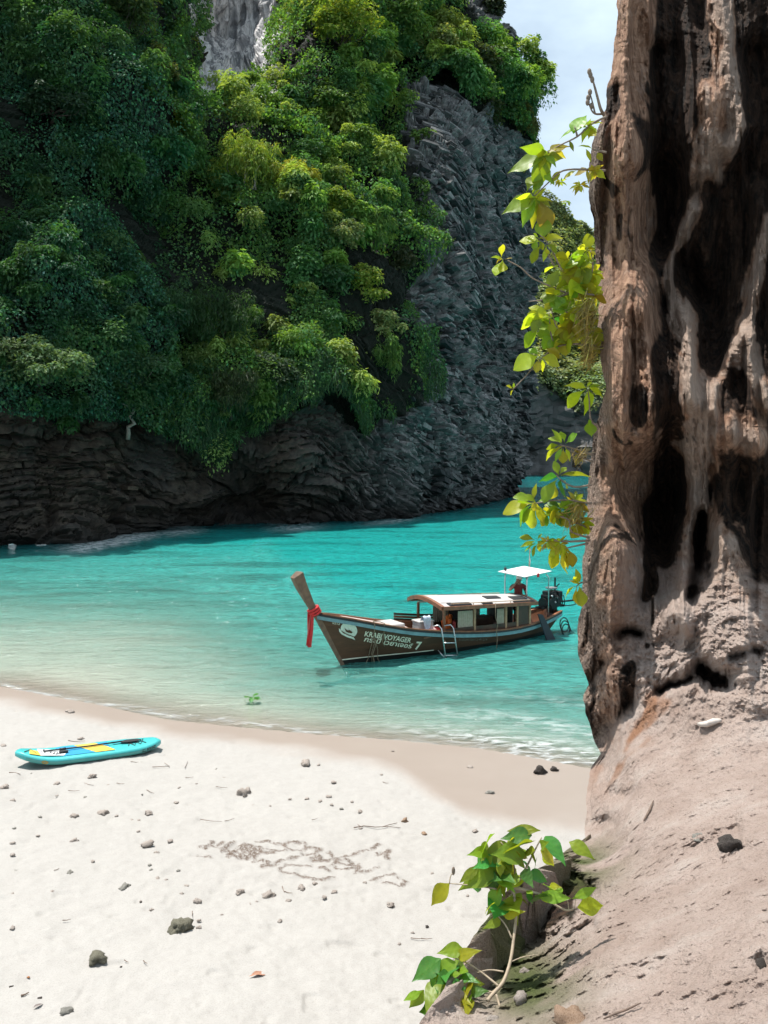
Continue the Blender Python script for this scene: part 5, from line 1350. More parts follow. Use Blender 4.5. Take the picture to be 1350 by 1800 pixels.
# ------------------------------------------------------------------ the boatman
def skin_body(name, joints, edges, mat, parent, sub=2):
    me = bpy.data.meshes.new(name); me.from_pydata([j[0] for j in joints], edges, []); me.update(); me.materials.append(mat)
    o = bpy.data.objects.new(name, me); link(o, parent)
    sk = o.modifiers.new('skin', 'SKIN'); sk.use_smooth_shade = True
    for v, j in zip(me.skin_vertices[0].data, joints):
        r = j[1]; v.radius = (r, r) if not hasattr(r, '__len__') else r
    me.skin_vertices[0].data[0].use_root = True
    ss = o.modifiers.new('sub', 'SUBSURF'); ss.levels = sub; ss.render_levels = sub
    return o
SKIN = simple('brown_skin', (.20, .105, .068), .55, var=.12)
SHIRT = simple('dark_red_shirt', (.115, .016, .014), .9, var=.25, scale=12)
SHORTS = simple('dark_shorts', (.02, .022, .03), .9)
man = empty('person', boat_world(6.86, .12, .34), PHI - math.radians(20), 'boatman in a dark red shirt and white cap, one hand raised to his face', 'person')
J = [((0, 0, .90), (.15, .11)), ((0, .01, 1.08), (.14, .10)), ((0, .01, 1.28), (.17, .11)), ((0, 0, 1.40), (.12, .09)), ((0, -.01, 1.47), .055), ((0, -.04, 1.55), (.075, .085)), ((0, -.04, 1.64), (.07, .085)),
     ((-.19, 0, 1.37), .062), ((-.36, -.10, 1.26), .047), ((-.22, -.22, 1.46), .036), ((-.13, -.20, 1.58), .03),
     ((.19, 0, 1.37), .062), ((.27, -.03, 1.12), .046), ((.22, -.20, .99), .036), ((.17, -.28, .97), .03),
     ((-.10, 0, .82), .09), ((-.11, -.03, .46), .06), ((-.12, .02, .09), .042), ((-.12, -.12, .035), .04),
     ((.10, 0, .82), .09), ((.12, -.03, .46), .06), ((.13, .02, .09), .042), ((.13, -.12, .035), .04)]
E = [(0, 1), (1, 2), (2, 3), (3, 4), (4, 5), (5, 6), (3, 7), (7, 8), (8, 9), (9, 10), (3, 11), (11, 12), (12, 13), (13, 14), (0, 15), (15, 16), (16, 17), (17, 18), (0, 19), (19, 20), (20, 21), (21, 22)]
# five fingers on each hand
for hand, dirv in ((10, (.45, .1, .6)), (14, (-.2, -.6, -.3))):
    hx = Vector(J[hand][0]); dv = Vector(dirv).normalized(); sidev = dv.cross(Vector((0, 1, .2))).normalized()
    for k in range(5):
        if k == 4: b = hx - sidev * .03; t1 = b - sidev * .03 + dv * .02; t2 = t1 + dv * .03
        else: b = hx + dv * .03 + sidev * (.012 * (k - 1.2)); t1 = b + dv * .035 + Vector((0, -.01, 0)); t2 = t1 + dv * (.026 - .004 * abs(k - 1.5)) + Vector((0, -.015, -.01))
        i = len(J); J += [(tuple(b), .009), (tuple(t1), .008), (tuple(t2), .007)]; E += [(hand, i), (i, i + 1), (i + 1, i + 2)]
skin_body('body', J, E, SKIN, man)
shirt = skin_body('shirt', [((0, 0, .88), (.168, .128)), ((0, .01, 1.08), (.158, .118)), ((0, .01, 1.28), (.188, .128)), ((0, 0, 1.40), (.135, .10)), ((-.20, 0, 1.375), .078), ((-.31, -.06, 1.30), .068), ((.20, 0, 1.375), .078), ((.25, -.02, 1.20), .066)], [(0, 1), (1, 2), (2, 3), (3, 4), (4, 5), (3, 6), (6, 7)], SHIRT, man)
skin_body('shorts', [((0, 0, .92), (.16, .125)), ((-.10, 0, .80), .108), ((-.115, -.02, .52), .09), ((.10, 0, .80), .108), ((.12, -.02, .52), .09)], [(0, 1), (1, 2), (0, 3), (3, 4)], SHORTS, man)
CAP = simple('white_cap_cloth', (.60, .58, .55), .9)
m2 = MB(); m2.ball((0, -.035, 1.665), (.098, .112, .085), 14, 8); m2.add([(-.075, -.10, 1.665), (.075, -.10, 1.665), (.06, -.235, 1.645), (-.06, -.235, 1.645), (-.075, -.10, 1.65), (.075, -.10, 1.65), (.06, -.235, 1.632), (-.06, -.235, 1.632)], [(0, 1, 2, 3), (7, 6, 5, 4), (2, 1, 5, 6), (3, 2, 6, 7), (0, 3, 7, 4)]); m2.build('cap', CAP, man, True)
m2 = MB(); m2.ball((0, -.02, 1.625), (.088, .098, .075), 12, 8); m2.build('hair', simple('black_hair', (.01, .009, .008), .7), man, True)
m2 = MB(); m2.add([(-.014, -.118, 1.575), (.014, -.118, 1.575), (0, -.148, 1.572), (0, -.118, 1.61)], [(0, 1, 2), (1, 3, 2), (3, 0, 2)]); m2.build('nose', SKIN, man, True)
for sd in (-1, 1):
    MB().ball((sd * .032, -.117, 1.607), (.014, .008, .008)).build('eye', simple('dark_eye', (.02, .015, .012), .3), man, True)
    MB().ball((sd * .082, -.03, 1.59), (.012, .026, .036)).build('ear', SKIN, man, True)
MB().ball((0, -.117, 1.545), (.028, .008, .009)).build('mouth', simple('lips', (.14, .05, .04), .5), man, True)
# ------------------------------------------------------------------ broad-leaved plants hanging from the near rock
def broad_leaf_material(name, col, trans, tcol, vein=(1.25, 1.2, 0.8)):
    t = NT(name); oi = t.node('ObjectInfo'); rnd = oi.outputs['Random']
    hsv = t.node('HueSaturation', Hue=t.math('MULTIPLY_ADD', rnd, 0.06), Saturation=1.0, Value=t.math('MULTIPLY_ADD', rnd, 0.55), Color=col)
    hsv.inputs['Hue'].links[0].from_node.inputs[2].default_value = 0.47
    hsv.inputs['Value'].links[0].from_node.inputs[2].default_value = 0.72
    g = t.coord('Generated'); n = t.noise(t.coord(), 22, 4)
    c = t.mix(t.ramp(n, [(0.55, 0.0), (0.8, 0.35)]), hsv.outputs[0], (0.22, 0.16, 0.03))
    vn = t.attr('vein')
    c = t.mix(t.math('MULTIPLY', vn, 0.5), c, t.mix(1.0, c, vein, 'MULTIPLY'))
    tc = t.mix(1.0, c, tcol, 'MULTIPLY')
    d = t.principled(c, 0.42, t.bump(vn, 0.3, 0.01), spec=0.4)
    tr = t.node('BsdfTranslucent', Color=tc)
    m = t.node('MixShader', Fac=trans, _1=d, _2=tr.outputs[0])
    return t.done(m.outputs[0])
YLEAF = broad_leaf_material('yellow_green_leaf', (0.37, 0.42, 0.03), 0.6, (1.5, 1.35, 0.6))
GLEAF = broad_leaf_material('fresh_green_leaf', (0.20, 0.31, 0.03), 0.5, (1.5, 1.35, 0.5))
DLEAF = broad_leaf_material('glossy_deep_leaf', (0.06, 0.19, 0.035), 0.35, (1.4, 1.4, 0.5))
OLEAF = broad_leaf_material('old_yellow_leaf', (0.38, 0.36, 0.04), 0.55, (1.4, 1.2, 0.6))
STEM = simple('grey_brown_stem', (0.20, 0.15, 0.11), 0.8, var=0.3, scale=14)
def leaf_mesh(name, prof, bend=0.18, cup=0.12, wave=0.03, seed=0):
    """one blade of unit length along +X; prof gives the half-width at each station"""
    r = random.Random(seed); n = len(prof); vs = []; vein = []
    for i, w in enumerate(prof):
        f = i / (n - 1); z0 = -bend * f * f
        for k in (-1, -.5, 0, .5, 1):
            vs.append((f, w * k, z0 + cup * w * abs(k) * 1.2 + (wave * math.sin(f * 13 + k * 3 + seed) * abs(k)) * (w > .02)))
            vein.append(1.0 if k == 0 else (0.6 if i % 2 == 0 and abs(k) < .9 else 0.0))
    fs = [(5 * i + k, 5 * i + 5 + k, 5 * i + 6 + k, 5 * i + 1 + k) for i in range(n - 1) for k in range(4)]
    return raw_mesh(name, vs, np.array(fs), True, {'vein': np.array(vein)})
OBO = [.012, .02, .05, .11, .18, .24, .275, .275, .235, .15, .03]
OVA = [.012, .09, .19, .245, .26, .245, .205, .15, .09, .04, .004]
LAN = [.012, .035, .08, .125, .155, .165, .155, .125, .085, .045, .004]
ROU = [.012, .05, .16, .27, .34, .375, .37, .33, .26, .16, .02]
COR = [.02, .27, .34, .36, .35, .315, .26, .195, .12, .055, .004]
SHAPES = {}
for nm, pr in dict(obovate=OBO, ovate=OVA, lance=LAN, rounded=ROU, heart=COR).items():
    SHAPES[nm] = [leaf_mesh('leaf', pr, b, c, .02, k) for k, (b, c) in enumerate(((.10, .15), (.30, .25), (.45, .12)))]
_leaf_cache = {}
def put_leaf(parent, base, tip, shape, mat, roll=None, v=None, name='leaf', width=1.0, flat=False):
    """a blade from base to tip (world points); roll turns it about its midrib"""
    base, tip = Vector(base), Vector(tip); L = (tip - base).length
    key = (shape, mat.name, v if v is not None else random.randrange(3))
    if key not in _leaf_cache:
        me = SHAPES[shape][key[2]].copy(); me.materials.append(mat); _leaf_cache[key] = me
    o = bpy.data.objects.new(name, _leaf_cache[key]); link(o, parent)
    x = (tip - base).normalized()
    if flat: z = Vector((0, 0, 1))
    else:
        sg = 1 if (roll or 1) > 0 else -1; k = .35 + .6 * min(abs(roll if roll is not None else .6), 1.2)
        z = Vector((random.uniform(-.45, .45), -k * sg if sg > 0 else k * .8, .75))
    z = z - x * z.dot(x); z = z.normalized() if z.length > .05 else x.orthogonal().normalized()
    y = z.cross(x); R = Matrix((x, y, z)).transposed()
    o.matrix_basis = Matrix.Translation(base - parent.location) @ R.to_4x4() @ Matrix.Diagonal((L, L * width, L, 1))
    return o
def wpt(px, py, d): return Vector(PX(px, py, d))
def stem_px(parent, pts, r0, r1, mat=STEM, name='stem'):
    q = [wpt(*p) - parent.location for p in pts]
    # round the corners of the drawn path
    s = []
    for i in range(len(q) - 1):
        for k in range(4):
            t = k / 4; a = q[max(i - 1, 0)]; b = q[i]; c = q[i + 1]; d = q[min(i + 2, len(q) - 1)]
            s.append(0.5 * ((2 * b) + (c - a) * t + (2 * a - 5 * b + 4 * c - d) * t * t + (3 * b - a - 3 * c + d) * t ** 3))
    s.append(q[-1]); n = len(s)
    return MB().tube(s, [r0 + (r1 - r0) * i / (n - 1) for i in range(n)], 6).build(name, mat, parent, True)
D0 = 11.3
def hang_plant(name, root, label, stems, leaves, rosettes=(), d=D0, group='plants hanging from the near rock'):
    """stems: pixel paths; leaves: (base px, tip px, shape, material[, depth offsets]); rosettes: (px, py, radius, count, shape, material)"""
    o = empty(name, wpt(root[0], root[1], d), 0, label, 'plant', group)
    for s in stems: stem_px(o, [(p[0], p[1], d + (p[2] if len(p) > 2 else 0)) for p in s], .016, .006)
    for L in leaves:
        (bx, by), (tx, ty), sh, mt = L[:4]; dd = L[4] if len(L) > 4 else 0
        put_leaf(o, wpt(bx, by, d + random.uniform(-.05, .05)), wpt(tx, ty, d + dd + random.uniform(-.12, .12)), sh, mt, L[5] if len(L) > 5 else random.choice((-1, 1, 1)) * random.uniform(.5, 1.25), width=random.uniform(.95, 1.2))
    for px, py, rad, n, sh, mts in rosettes:
        a0 = random.random() * 6
        for k in range(int(n * 1.75)):
            a = a0 + k * 2.4; rr = rad * random.uniform(.8, 1.2)
            dz = random.uniform(-.6, .6) * rad * d / FPX
            put_leaf(o, wpt(px + random.uniform(-2, 2), py + random.uniform(-2, 2), d), wpt(px + rr * math.cos(a), py + rr * .85 * math.sin(a) + rr * .18, d + dz), sh, random.choice(mts), random.choice((-1, 1)) * random.uniform(.3, 1.2), width=random.uniform(1.0, 1.3))
    return o
Y, G, O, Dk = YLEAF, GLEAF, OLEAF, DLEAF
hang_plant('sea_almond', (1058, 215), 'topmost hanging branch with pointed yellow-green leaves against the sky',
    [[(1066, 205), (1040, 218), (1015, 240), (985, 255), (950, 275)], [(1064, 300, .1), (1030, 298), (990, 300), (965, 320), (940, 345)], [(1015, 240), (1010, 222)], [(1066, 268), (1040, 262)]],
    [((1008, 235), (1026, 188), 'ovate', G), ((1020, 226), (981, 234), 'ovate', G), ((1025, 222), (1060, 205), 'lance', Y), ((1000, 246), (1010, 266), 'lance', G),
     ((960, 268), (913, 256), 'ovate', G), ((955, 276), (890, 300), 'ovate', G), ((958, 275), (938, 340), 'ovate', G), ((965, 268), (1000, 243), 'ovate', O), ((970, 272), (968, 292), 'lance', Y), ((975, 262), (990, 275), 'lance', O),
     ((945, 282), (920, 292), 'lance', G), ((968, 300), (962, 328), 'obovate', G), ((985, 300), (970, 318), 'lance', Y), ((950, 300), (945, 330), 'obovate', G), ((925, 338), (945, 300), 'obovate', G),
     ((1030, 262), (1040, 280), 'lance', Y), ((1042, 262), (1020, 250), 'lance', Y), ((1050, 268), (1060, 285), 'ovate', Y), ((1040, 300), (1008, 300), 'obovate', O), ((1030, 298), (1040, 316), 'lance', O), ((1012, 300), (990, 310), 'lance', O),
     ((940, 348), (882, 372), 'ovate', G), ((938, 350), (906, 340), 'ovate', Y), ((940, 352), (912, 396), 'ovate', G), ((948, 350), (968, 396), 'obovate', O), ((944, 352), (934, 398), 'lance', Y), ((950, 348), (972, 350), 'lance', O), ((944, 348), (962, 340), 'lance', O), ((945, 354), (955, 385), 'obovate', O)],
    [(1020, 325, 16, 6, 'lance', (Y, O)), (985, 318, 11, 5, 'lance', (Y, O)), (996, 355, 10, 4, 'lance', (Y, G)), (960, 275, 26, 5, 'ovate', (G, G, Y)), (942, 350, 26, 4, 'ovate', (G, Y)), (1035, 225, 22, 4, 'ovate', (Y, G)), (1045, 300, 20, 5, 'ovate', (Y, O))])
hang_plant('sea_almond', (1056, 510), 'hanging branch with large round yellow-green leaves beside the far headland',
    [[(1060, 520), (1030, 517), (1000, 516), (965, 502), (935, 488), (915, 470), (892, 458)], [(1020, 517), (1005, 500), (985, 470), (965, 430), (948, 412)], [(1000, 516), (1003, 470), (1005, 445)], [(1030, 517), (1042, 470), (1038, 440)], [(1000, 516), (970, 525), (930, 530)], [(975, 470), (960, 440)]],
    [((955, 420), (955, 382), 'rounded', G), ((950, 424), (913, 421), 'rounded', Y), ((956, 425), (988, 410), 'rounded', Y), ((952, 428), (932, 462), 'obovate', G), ((957, 430), (985, 440), 'obovate', G), ((960, 432), (958, 462), 'lance', Y),
     ((1037, 438), (1033, 412), 'rounded', G), ((882, 452), (880, 430), 'obovate', Y), ((884, 456), (868, 447), 'lance', Y), ((884, 457), (870, 482), 'obovate', Y), ((887, 456), (900, 452), 'lance', O), ((884, 457), (884, 482), 'obovate', Y), ((883, 455), (866, 460), 'lance', O),
     ((985, 466), (982, 443), 'rounded', Y), ((982, 468), (957, 470), 'rounded', Y), ((988, 468), (1008, 460), 'obovate', Y), ((984, 472), (965, 500), 'obovate', G), ((965, 450), (960, 436), 'lance', O), ((988, 474), (1000, 500), 'obovate', Y)],
    [(1018, 470, 30, 7, 'rounded', (Y, Y, G)), (1040, 480, 26, 6, 'rounded', (Y, Y)), (1000, 500, 26, 5, 'obovate', (Y, G)), (1040, 520, 26, 6, 'obovate', (Y, O)), (1000, 455, 26, 5, 'rounded', (Y, G)), (1030, 440, 20, 4, 'obovate', (Y, Y)), (975, 520, 24, 5, 'rounded', (Y, G)), (1020, 500, 28, 6, 'rounded', (Y, Y)), (945, 420, 20, 3, 'obovate', (G, Y))])
hang_plant('sea_almond', (1058, 600), 'middle hanging branch with round yellow leaves and one long bare tip',
    [[(1062, 610), (1030, 606), (1000, 605), (975, 612), (950, 632), (925, 660), (902, 684)], [(975, 612), (968, 585), (965, 550)], [(1000, 605), (980, 580), (968, 540)], [(1050, 560), (1010, 555), (985, 540), (970, 520)]],
    [((952, 550), (932, 536), 'rounded', Y), ((955, 548), (968, 532), 'obovate', Y), ((950, 560), (912, 570), 'obovate', Y), ((958, 562), (952, 578), 'obovate', Dk), ((962, 556), (985, 580), 'obovate', G), ((962, 565), (940, 590), 'obovate', G), ((958, 552), (978, 545), 'lance', G), ((970, 560), (1000, 562), 'lance', Dk),
     ((950, 575), (915, 602), 'obovate', G), ((985, 580), (1010, 600), 'rounded', Y), ((945, 626), (905, 638), 'rounded', Y), ((952, 628), (986, 634), 'rounded', Y), ((948, 624), (930, 612), 'obovate', G), ((947, 630), (944, 652), 'obovate', O), ((952, 630), (955, 655), 'lance', Y), ((960, 612), (985, 628), 'rounded', O),
     ((902, 684), (893, 676), 'obovate', Y), ((902, 685), (896, 694), 'obovate', Y), ((903, 684), (903, 672), 'lance', G)],
    [(1000, 545, 28, 6, 'obovate', (Y, G)), (1025, 545, 28, 6, 'rounded', (Y, Y)), (990, 600, 24, 5, 'rounded', (Y, O)), (1035, 580, 28, 6, 'obovate', (O, Y)), (1000, 575, 26, 5, 'rounded', (Y, O)), (950, 560, 26, 5, 'rounded', (Y, G)), (970, 590, 26, 5, 'rounded', (Y, G)), (1040, 610, 24, 6, 'lance', (O, Y)), (1020, 560, 30, 6, 'rounded', (Y, O))])
hang_plant('sea_almond', (1046, 745), 'short sprig with four drooping yellow leaves close to the rock',
    [[(1048, 748), (1038, 736), (1036, 705), (1033, 684)]],
    [((1030, 682), (998, 668), 'ovate', Y), ((1030, 684), (992, 712), 'obovate', Y), ((1034, 686), (1040, 728), 'ovate', Y), ((1036, 682), (1066, 690), 'ovate', Y), ((1034, 680), (1058, 676), 'lance', G), ((1032, 680), (1040, 668), 'lance', Y), ((1038, 752), (1036, 738), 'obovate', G), ((1040, 768), (1036, 742), 'rounded', G)], d=11.0)
hang_plant('sea_almond', (1040, 795), 'tuft of fresh pointed leaves spreading over the far water',
    [[(1042, 800), (1020, 792), (1000, 786), (985, 782)], [(1042, 812), (1015, 800), (995, 788)]],
    [((988, 780), (966, 764), 'obovate', G), ((988, 778), (975, 756), 'lance', G), ((992, 778), (990, 756), 'obovate', G), ((994, 780), (1012, 762), 'obovate', G), ((985, 783), (960, 782), 'obovate', G), ((984, 786), (954, 803), 'obovate', Y), ((988, 788), (974, 806), 'lance', G), ((990, 788), (990, 814), 'obovate', Y), ((994, 786), (1004, 806), 'lance', Y), ((990, 784), (968, 794), 'lance', Y)],
    [(1020, 800, 16, 6, 'lance', (O, O, Y))], d=11.0)
hang_plant('sea_almond', (1036, 850), 'leafy branch with broad green leaves just above the boat awning',
    [[(1040, 852), (1010, 856), (988, 845), (978, 835)], [(1040, 885), (1005, 880), (970, 880), (935, 886)], [(1040, 930), (1010, 918), (985, 905), (960, 890)]],
    [((982, 836), (978, 816), 'obovate', G), ((980, 838), (944, 840), 'ovate', Dk), ((986, 836), (1030, 822), 'lance', G), ((980, 842), (950, 872), 'obovate', G), ((986, 842), (984, 884), 'ovate', Dk), ((990, 844), (1004, 852), 'obovate', Y), ((976, 846), (968, 878), 'obovate', O), ((984, 834), (994, 818), 'obovate', G),
     ((938, 884), (888, 888), 'obovate', Y), ((940, 880), (908, 868), 'obovate', G), ((938, 878), (938, 852), 'lance', G), ((935, 886), (900, 914), 'obovate', G), ((938, 888), (916, 918), 'obovate', G), ((942, 888), (925, 930), 'obovate', Y), ((944, 886), (955, 920), 'lance', Y), ((945, 882), (966, 872), 'lance', G), ((942, 884), (930, 868), 'obovate', G), ((935, 884), (910, 880), 'obovate', G),
     ((940, 878), (940, 898), 'obovate', O), ((1018, 872), (1016, 892), 'obovate', O)],
    [(985, 895, 28, 8, 'obovate', (G, Dk, Y)), (1010, 880, 28, 8, 'lance', (Y, O, G)), (1020, 920, 26, 8, 'obovate', (O, Y)), (965, 905, 22, 7, 'obovate', (G, Y))], d=10.8)
hang_plant('sea_almond', (1034, 960), 'lowest drooping branch with ragged yellowing leaves beside the boat flag',
    [[(1036, 945), (1005, 935), (1000, 915), (985, 908)], [(1036, 950), (1000, 952), (970, 950), (945, 952)], [(1034, 955), (1010, 960), (990, 965)]],
    [((940, 950), (918, 938), 'obovate', G), ((940, 952), (916, 956), 'lance', Y), ((942, 954), (920, 968), 'lance', G), ((944, 955), (934, 978), 'obovate', G), ((946, 952), (950, 972), 'lance', Y), ((945, 948), (952, 936), 'lance', G),
     ((990, 966), (980, 1006), 'obovate', O), ((985, 965), (968, 998), 'obovate', Y), ((992, 968), (992, 1004), 'lance', Y), ((998, 964), (1012, 994), 'obovate', O), ((994, 966), (1004, 1000), 'lance', O), ((980, 962), (958, 986), 'lance', Y)],
    [(962, 952, 18, 8, 'lance', (G, Y, O)), (985, 955, 20, 7, 'lance', (Y, O))], d=10.7)
hang_plant('sea_almond', (1030, 1030), 'small yellow sprig hugging the rock beside the engine',
    [[(1034, 1022), (1020, 1025), (1012, 1032)]],
    [((1012, 1030), (986, 1042), 'obovate', Y), ((1014, 1032), (1008, 1062), 'obovate', O), ((1018, 1028), (1006, 1008), 'lance', Y), ((1018, 1030), (1024, 1064), 'obovate', Y), ((1016, 1026), (1002, 1020), 'lance', O), ((1020, 1024), (1012, 1000), 'lance', Y), ((1022, 1032), (1016, 1050), 'lance', O)], d=10.6)
# bare twig against the sky
tw = empty('bare_twig', wpt(1060, 205, 11.9), 0, 'bare grey twig with a budded tip sticking up against the sky', 'twig')
stem_px(tw, [(1064, 206, 11.9), (1056, 192, 11.8), (1050, 170, 11.8), (1044, 148, 11.8), (1037, 126, 11.8)], .024, .010)
stem_px(tw, [(1060, 200, 11.9), (1046, 200, 11.8), (1038, 190, 11.8), (1033, 172, 11.8)], .016, .007); stem_px(tw, [(1046, 200, 11.8), (1042, 182, 11.8), (1036, 160, 11.8)], .013, .007)
for x, y in ((1038, 132), (1041, 140), (1036, 126), (1034, 172), (1037, 162), (1033, 180), (1040, 186)):
    MB().ball(wpt(x, y, 11.8) - tw.location, (.03, .03, .045), 6, 5).build('bud', STEM, tw, True)
# dry grass tufts with hanging roots under the branches
def dry_tuft(px, py, w, h, n, lb, d=11.2, col=(0.34, 0.27, 0.08)):
    c = np.array([PX(px + rng.normal(0, w * .45), py + rng.normal(0, h * .4), d + rng.normal(0, .08)) for _ in range(n)])
    V, F = leaf_cloud(c, unit(n), rng.uniform(.14, .34, n), rng.uniform(.035, .07, n), -UP * .9 + np.array([-.5, 0, 0]) + unit(n) * .6)
    o = mesh_obj('dry_grass', V, F, leaf_material('dry_blades', .35, .03), None, False, {'Col': np.repeat(tone(col, n, .3, .15), 4, 0)})
    tag(o, lb, None, None, 'stuff')
dry_tuft(1030, 560, 18, 40, 260, 'dry yellow grass hanging under the round leaves'); dry_tuft(1034, 620, 14, 34, 200, 'dry roots trailing down the rock edge'); dry_tuft(1020, 800, 14, 12, 90, 'wisps of dry grass behind the pointed leaves', 11.0, (.36, .28, .16)); dry_tuft(1012, 905, 22, 24, 160, 'dry grass tangled in the lower branch', 10.8)

# ------------------------------------------------------------------ young fig plant on the lip of the ledge
FD = 5.6
fig = empty('fig_plant', wpt(872, 1752, 5.2), 0, 'young leafy fig plant rooted on the mossy lip of the ledge', 'plant')
def fd(py): return float(np.interp(py, [1450, 1600, 1760, 1800], [5.5, 5.35, 5.0, 4.9]))
def fs(pts, r0, r1, mat=None): stem_px(fig, [(a, b, fd(b)) for a, b in pts], r0, r1, mat or simple('pale_fig_stem', (.34, .27, .19), .7, var=.25, scale=20))
fs([(856, 1760), (868, 1745), (885, 1725), (897, 1690), (903, 1650), (907, 1610), (904, 1575), (900, 1560)], 0.012, .008)
fs([(904, 1560), (930, 1566), (955, 1575), (975, 1590), (995, 1600), (1008, 1598)], .011, .006); fs([(900, 1558), (880, 1545), (865, 1525), (850, 1505)], .008, .004)
fs([(908, 1556), (925, 1525), (940, 1495), (952, 1472)], .008, .004); fs([(900, 1560), (905, 1530), (895, 1500), (880, 1480)], .007, .003); fs([(875, 1563), (845, 1558), (815, 1555), (790, 1553)], .006, .003)
fs([(900, 1650), (888, 1625), (870, 1605), (855, 1595)], .006, .003); fs([(878, 1735), (850, 1712), (825, 1695), (795, 1682)], .008, .004); fs([(870, 1745), (845, 1740), (830, 1742)], .005, .003)
fs([(872, 1748), (880, 1775), (884, 1800), (884, 1830)], .008, .007); fs([(900, 1690), (920, 1682), (945, 1678)], .004, .002); fs([(885, 1708), (860, 1705), (838, 1710)], .006, .003); fs([(1000, 1600), (997, 1580), (994, 1572)], .003, .002); fs([(1010, 1597), (1012, 1580)], .003, .002); fs([(790, 1553), (792, 1540), (797, 1533)], .004, .003)
FIG = [((958, 1470), (1000, 1525), 'heart', Dk, .25), ((950, 1460), (902, 1455), 'lance', G, .9), ((935, 1468), (890, 1470), 'ovate', Dk, .9), ((940, 1478), (888, 1492), 'ovate', G, 1.0), ((870, 1465), (832, 1496), 'ovate', G, 1.0), ((905, 1472), (880, 1490), 'heart', Y, .5), ((905, 1490), (848, 1508), 'ovate', G, .7), ((925, 1500), (872, 1500), 'ovate', G, 1.1),
       ((925, 1492), (950, 1518), 'heart', G, .4), ((950, 1495), (990, 1518), 'heart', O, .7), ((1000, 1480), (1040, 1498), 'ovate', G, .9), ((880, 1510), (845, 1525), 'heart', G, .5), ((872, 1525), (818, 1552), 'ovate', G, .8), ((845, 1520), (812, 1548), 'lance', G, .8), ((878, 1528), (846, 1545), 'ovate', G, .9), ((890, 1530), (880, 1500), 'heart', G, .4),
       ((868, 1530), (860, 1585), 'heart', Dk, .7), ((900, 1540), (905, 1518), 'heart', O, .4), ((885, 1552), (865, 1566), 'heart', O, .5), ((880, 1560), (858, 1600), 'ovate', G, .6), ((790, 1553), (756, 1588), 'ovate', Y, 1.0), ((930, 1535), (972, 1550), 'heart', Dk, .6), ((940, 1575), (996, 1578), 'lance', G, 1.2), ((1006, 1580), (1044, 1562), 'lance', G, .9), ((1015, 1595), (1062, 1590), 'ovate', Y, 1.1),
       ((880, 1618), (848, 1630), 'heart', G, .6), ((884, 1608), (908, 1600), 'ovate', Y, .7), ((925, 1565), (935, 1570), 'lance', G, .5), ((925, 1570), (945, 1590), 'heart', Dk, .9),
       ((815, 1668), (776, 1672), 'ovate', G, .8), ((805, 1682), (838, 1668), 'heart', Y, .5), ((775, 1685), (730, 1720), 'ovate', Dk, .9), ((800, 1690), (746, 1738), 'heart', G, .6), ((790, 1712), (765, 1730), 'heart', Dk, .5), ((810, 1725), (800, 1748), 'heart', Dk, .4), ((745, 1740), (722, 1772), 'ovate', G, .8), ((742, 1742), (714, 1756), 'lance', G, 1.1), ((830, 1720), (800, 1732), 'ovate', Y, .6), ((838, 1718), (812, 1745), 'lance', Y, .7),
       ((800, 1745), (750, 1790), 'heart', Dk, .5), ((790, 1760), (760, 1812), 'heart', Dk, .4), ((815, 1748), (782, 1776), 'ovate', Y, .8), ((820, 1752), (828, 1772), 'heart', Y, .5), ((780, 1770), (792, 1815), 'heart', G, .4), ((770, 1725), (745, 1775), 'heart', G, .5), ((800, 1765), (770, 1800), 'heart', G, .5), ((822, 1730), (850, 1728), 'ovate', G, .8)]
for b, t, sh, mt, ro in FIG:
    e_ = .12 if sh != 'heart' else -.08; t = (t[0] + (t[0] - b[0]) * e_, t[1] + (t[1] - b[1]) * e_)
    put_leaf(fig, wpt(b[0], b[1], fd(b[1])), wpt(t[0], t[1], fd(t[1]) + random.uniform(-.12, .05)), sh, mt, ro * random.choice((-1, 1, 1)), width=1.1 if sh != 'heart' else .72)
for cx, cy, rad, nn in ((895, 1505, 34, 9), (865, 1535, 34, 8), (945, 1500, 30, 6), (885, 1580, 30, 6), (790, 1715, 34, 8), (785, 1765, 30, 8), (820, 1750, 26, 6), (955, 1560, 28, 4), (870, 1500, 34, 8), (840, 1545, 26, 5), (915, 1525, 30, 7), (770, 1740, 30, 7), (810, 1780, 30, 8)):
    for k in range(nn):
        a = random.uniform(0, 6.28); r1 = rad * random.uniform(.1, .5); bx, by = cx + r1 * math.cos(a), cy + r1 * math.sin(a)
        a2 = a + random.uniform(-.8, .8); L_ = random.uniform(20, 34)
        put_leaf(fig, wpt(bx, by, fd(by) + random.uniform(-.1, .15)), wpt(bx + L_ * math.cos(a2), by + L_ * math.sin(a2) * .7 + 8, fd(by) + random.uniform(-.15, .12)), random.choice(('ovate', 'ovate', 'heart')), random.choice((G, Dk, Dk, G, Y)), random.choice((-1, 1, 1)) * random.uniform(.3, 1.1), width=random.uniform(.9, 1.15))
# withered bud on the side twig
MB().ball(wpt(797, 1531, fd(1531)) - fig.location, (.012, .012, .03), 6, 5).build('bud', STEM, fig, True)
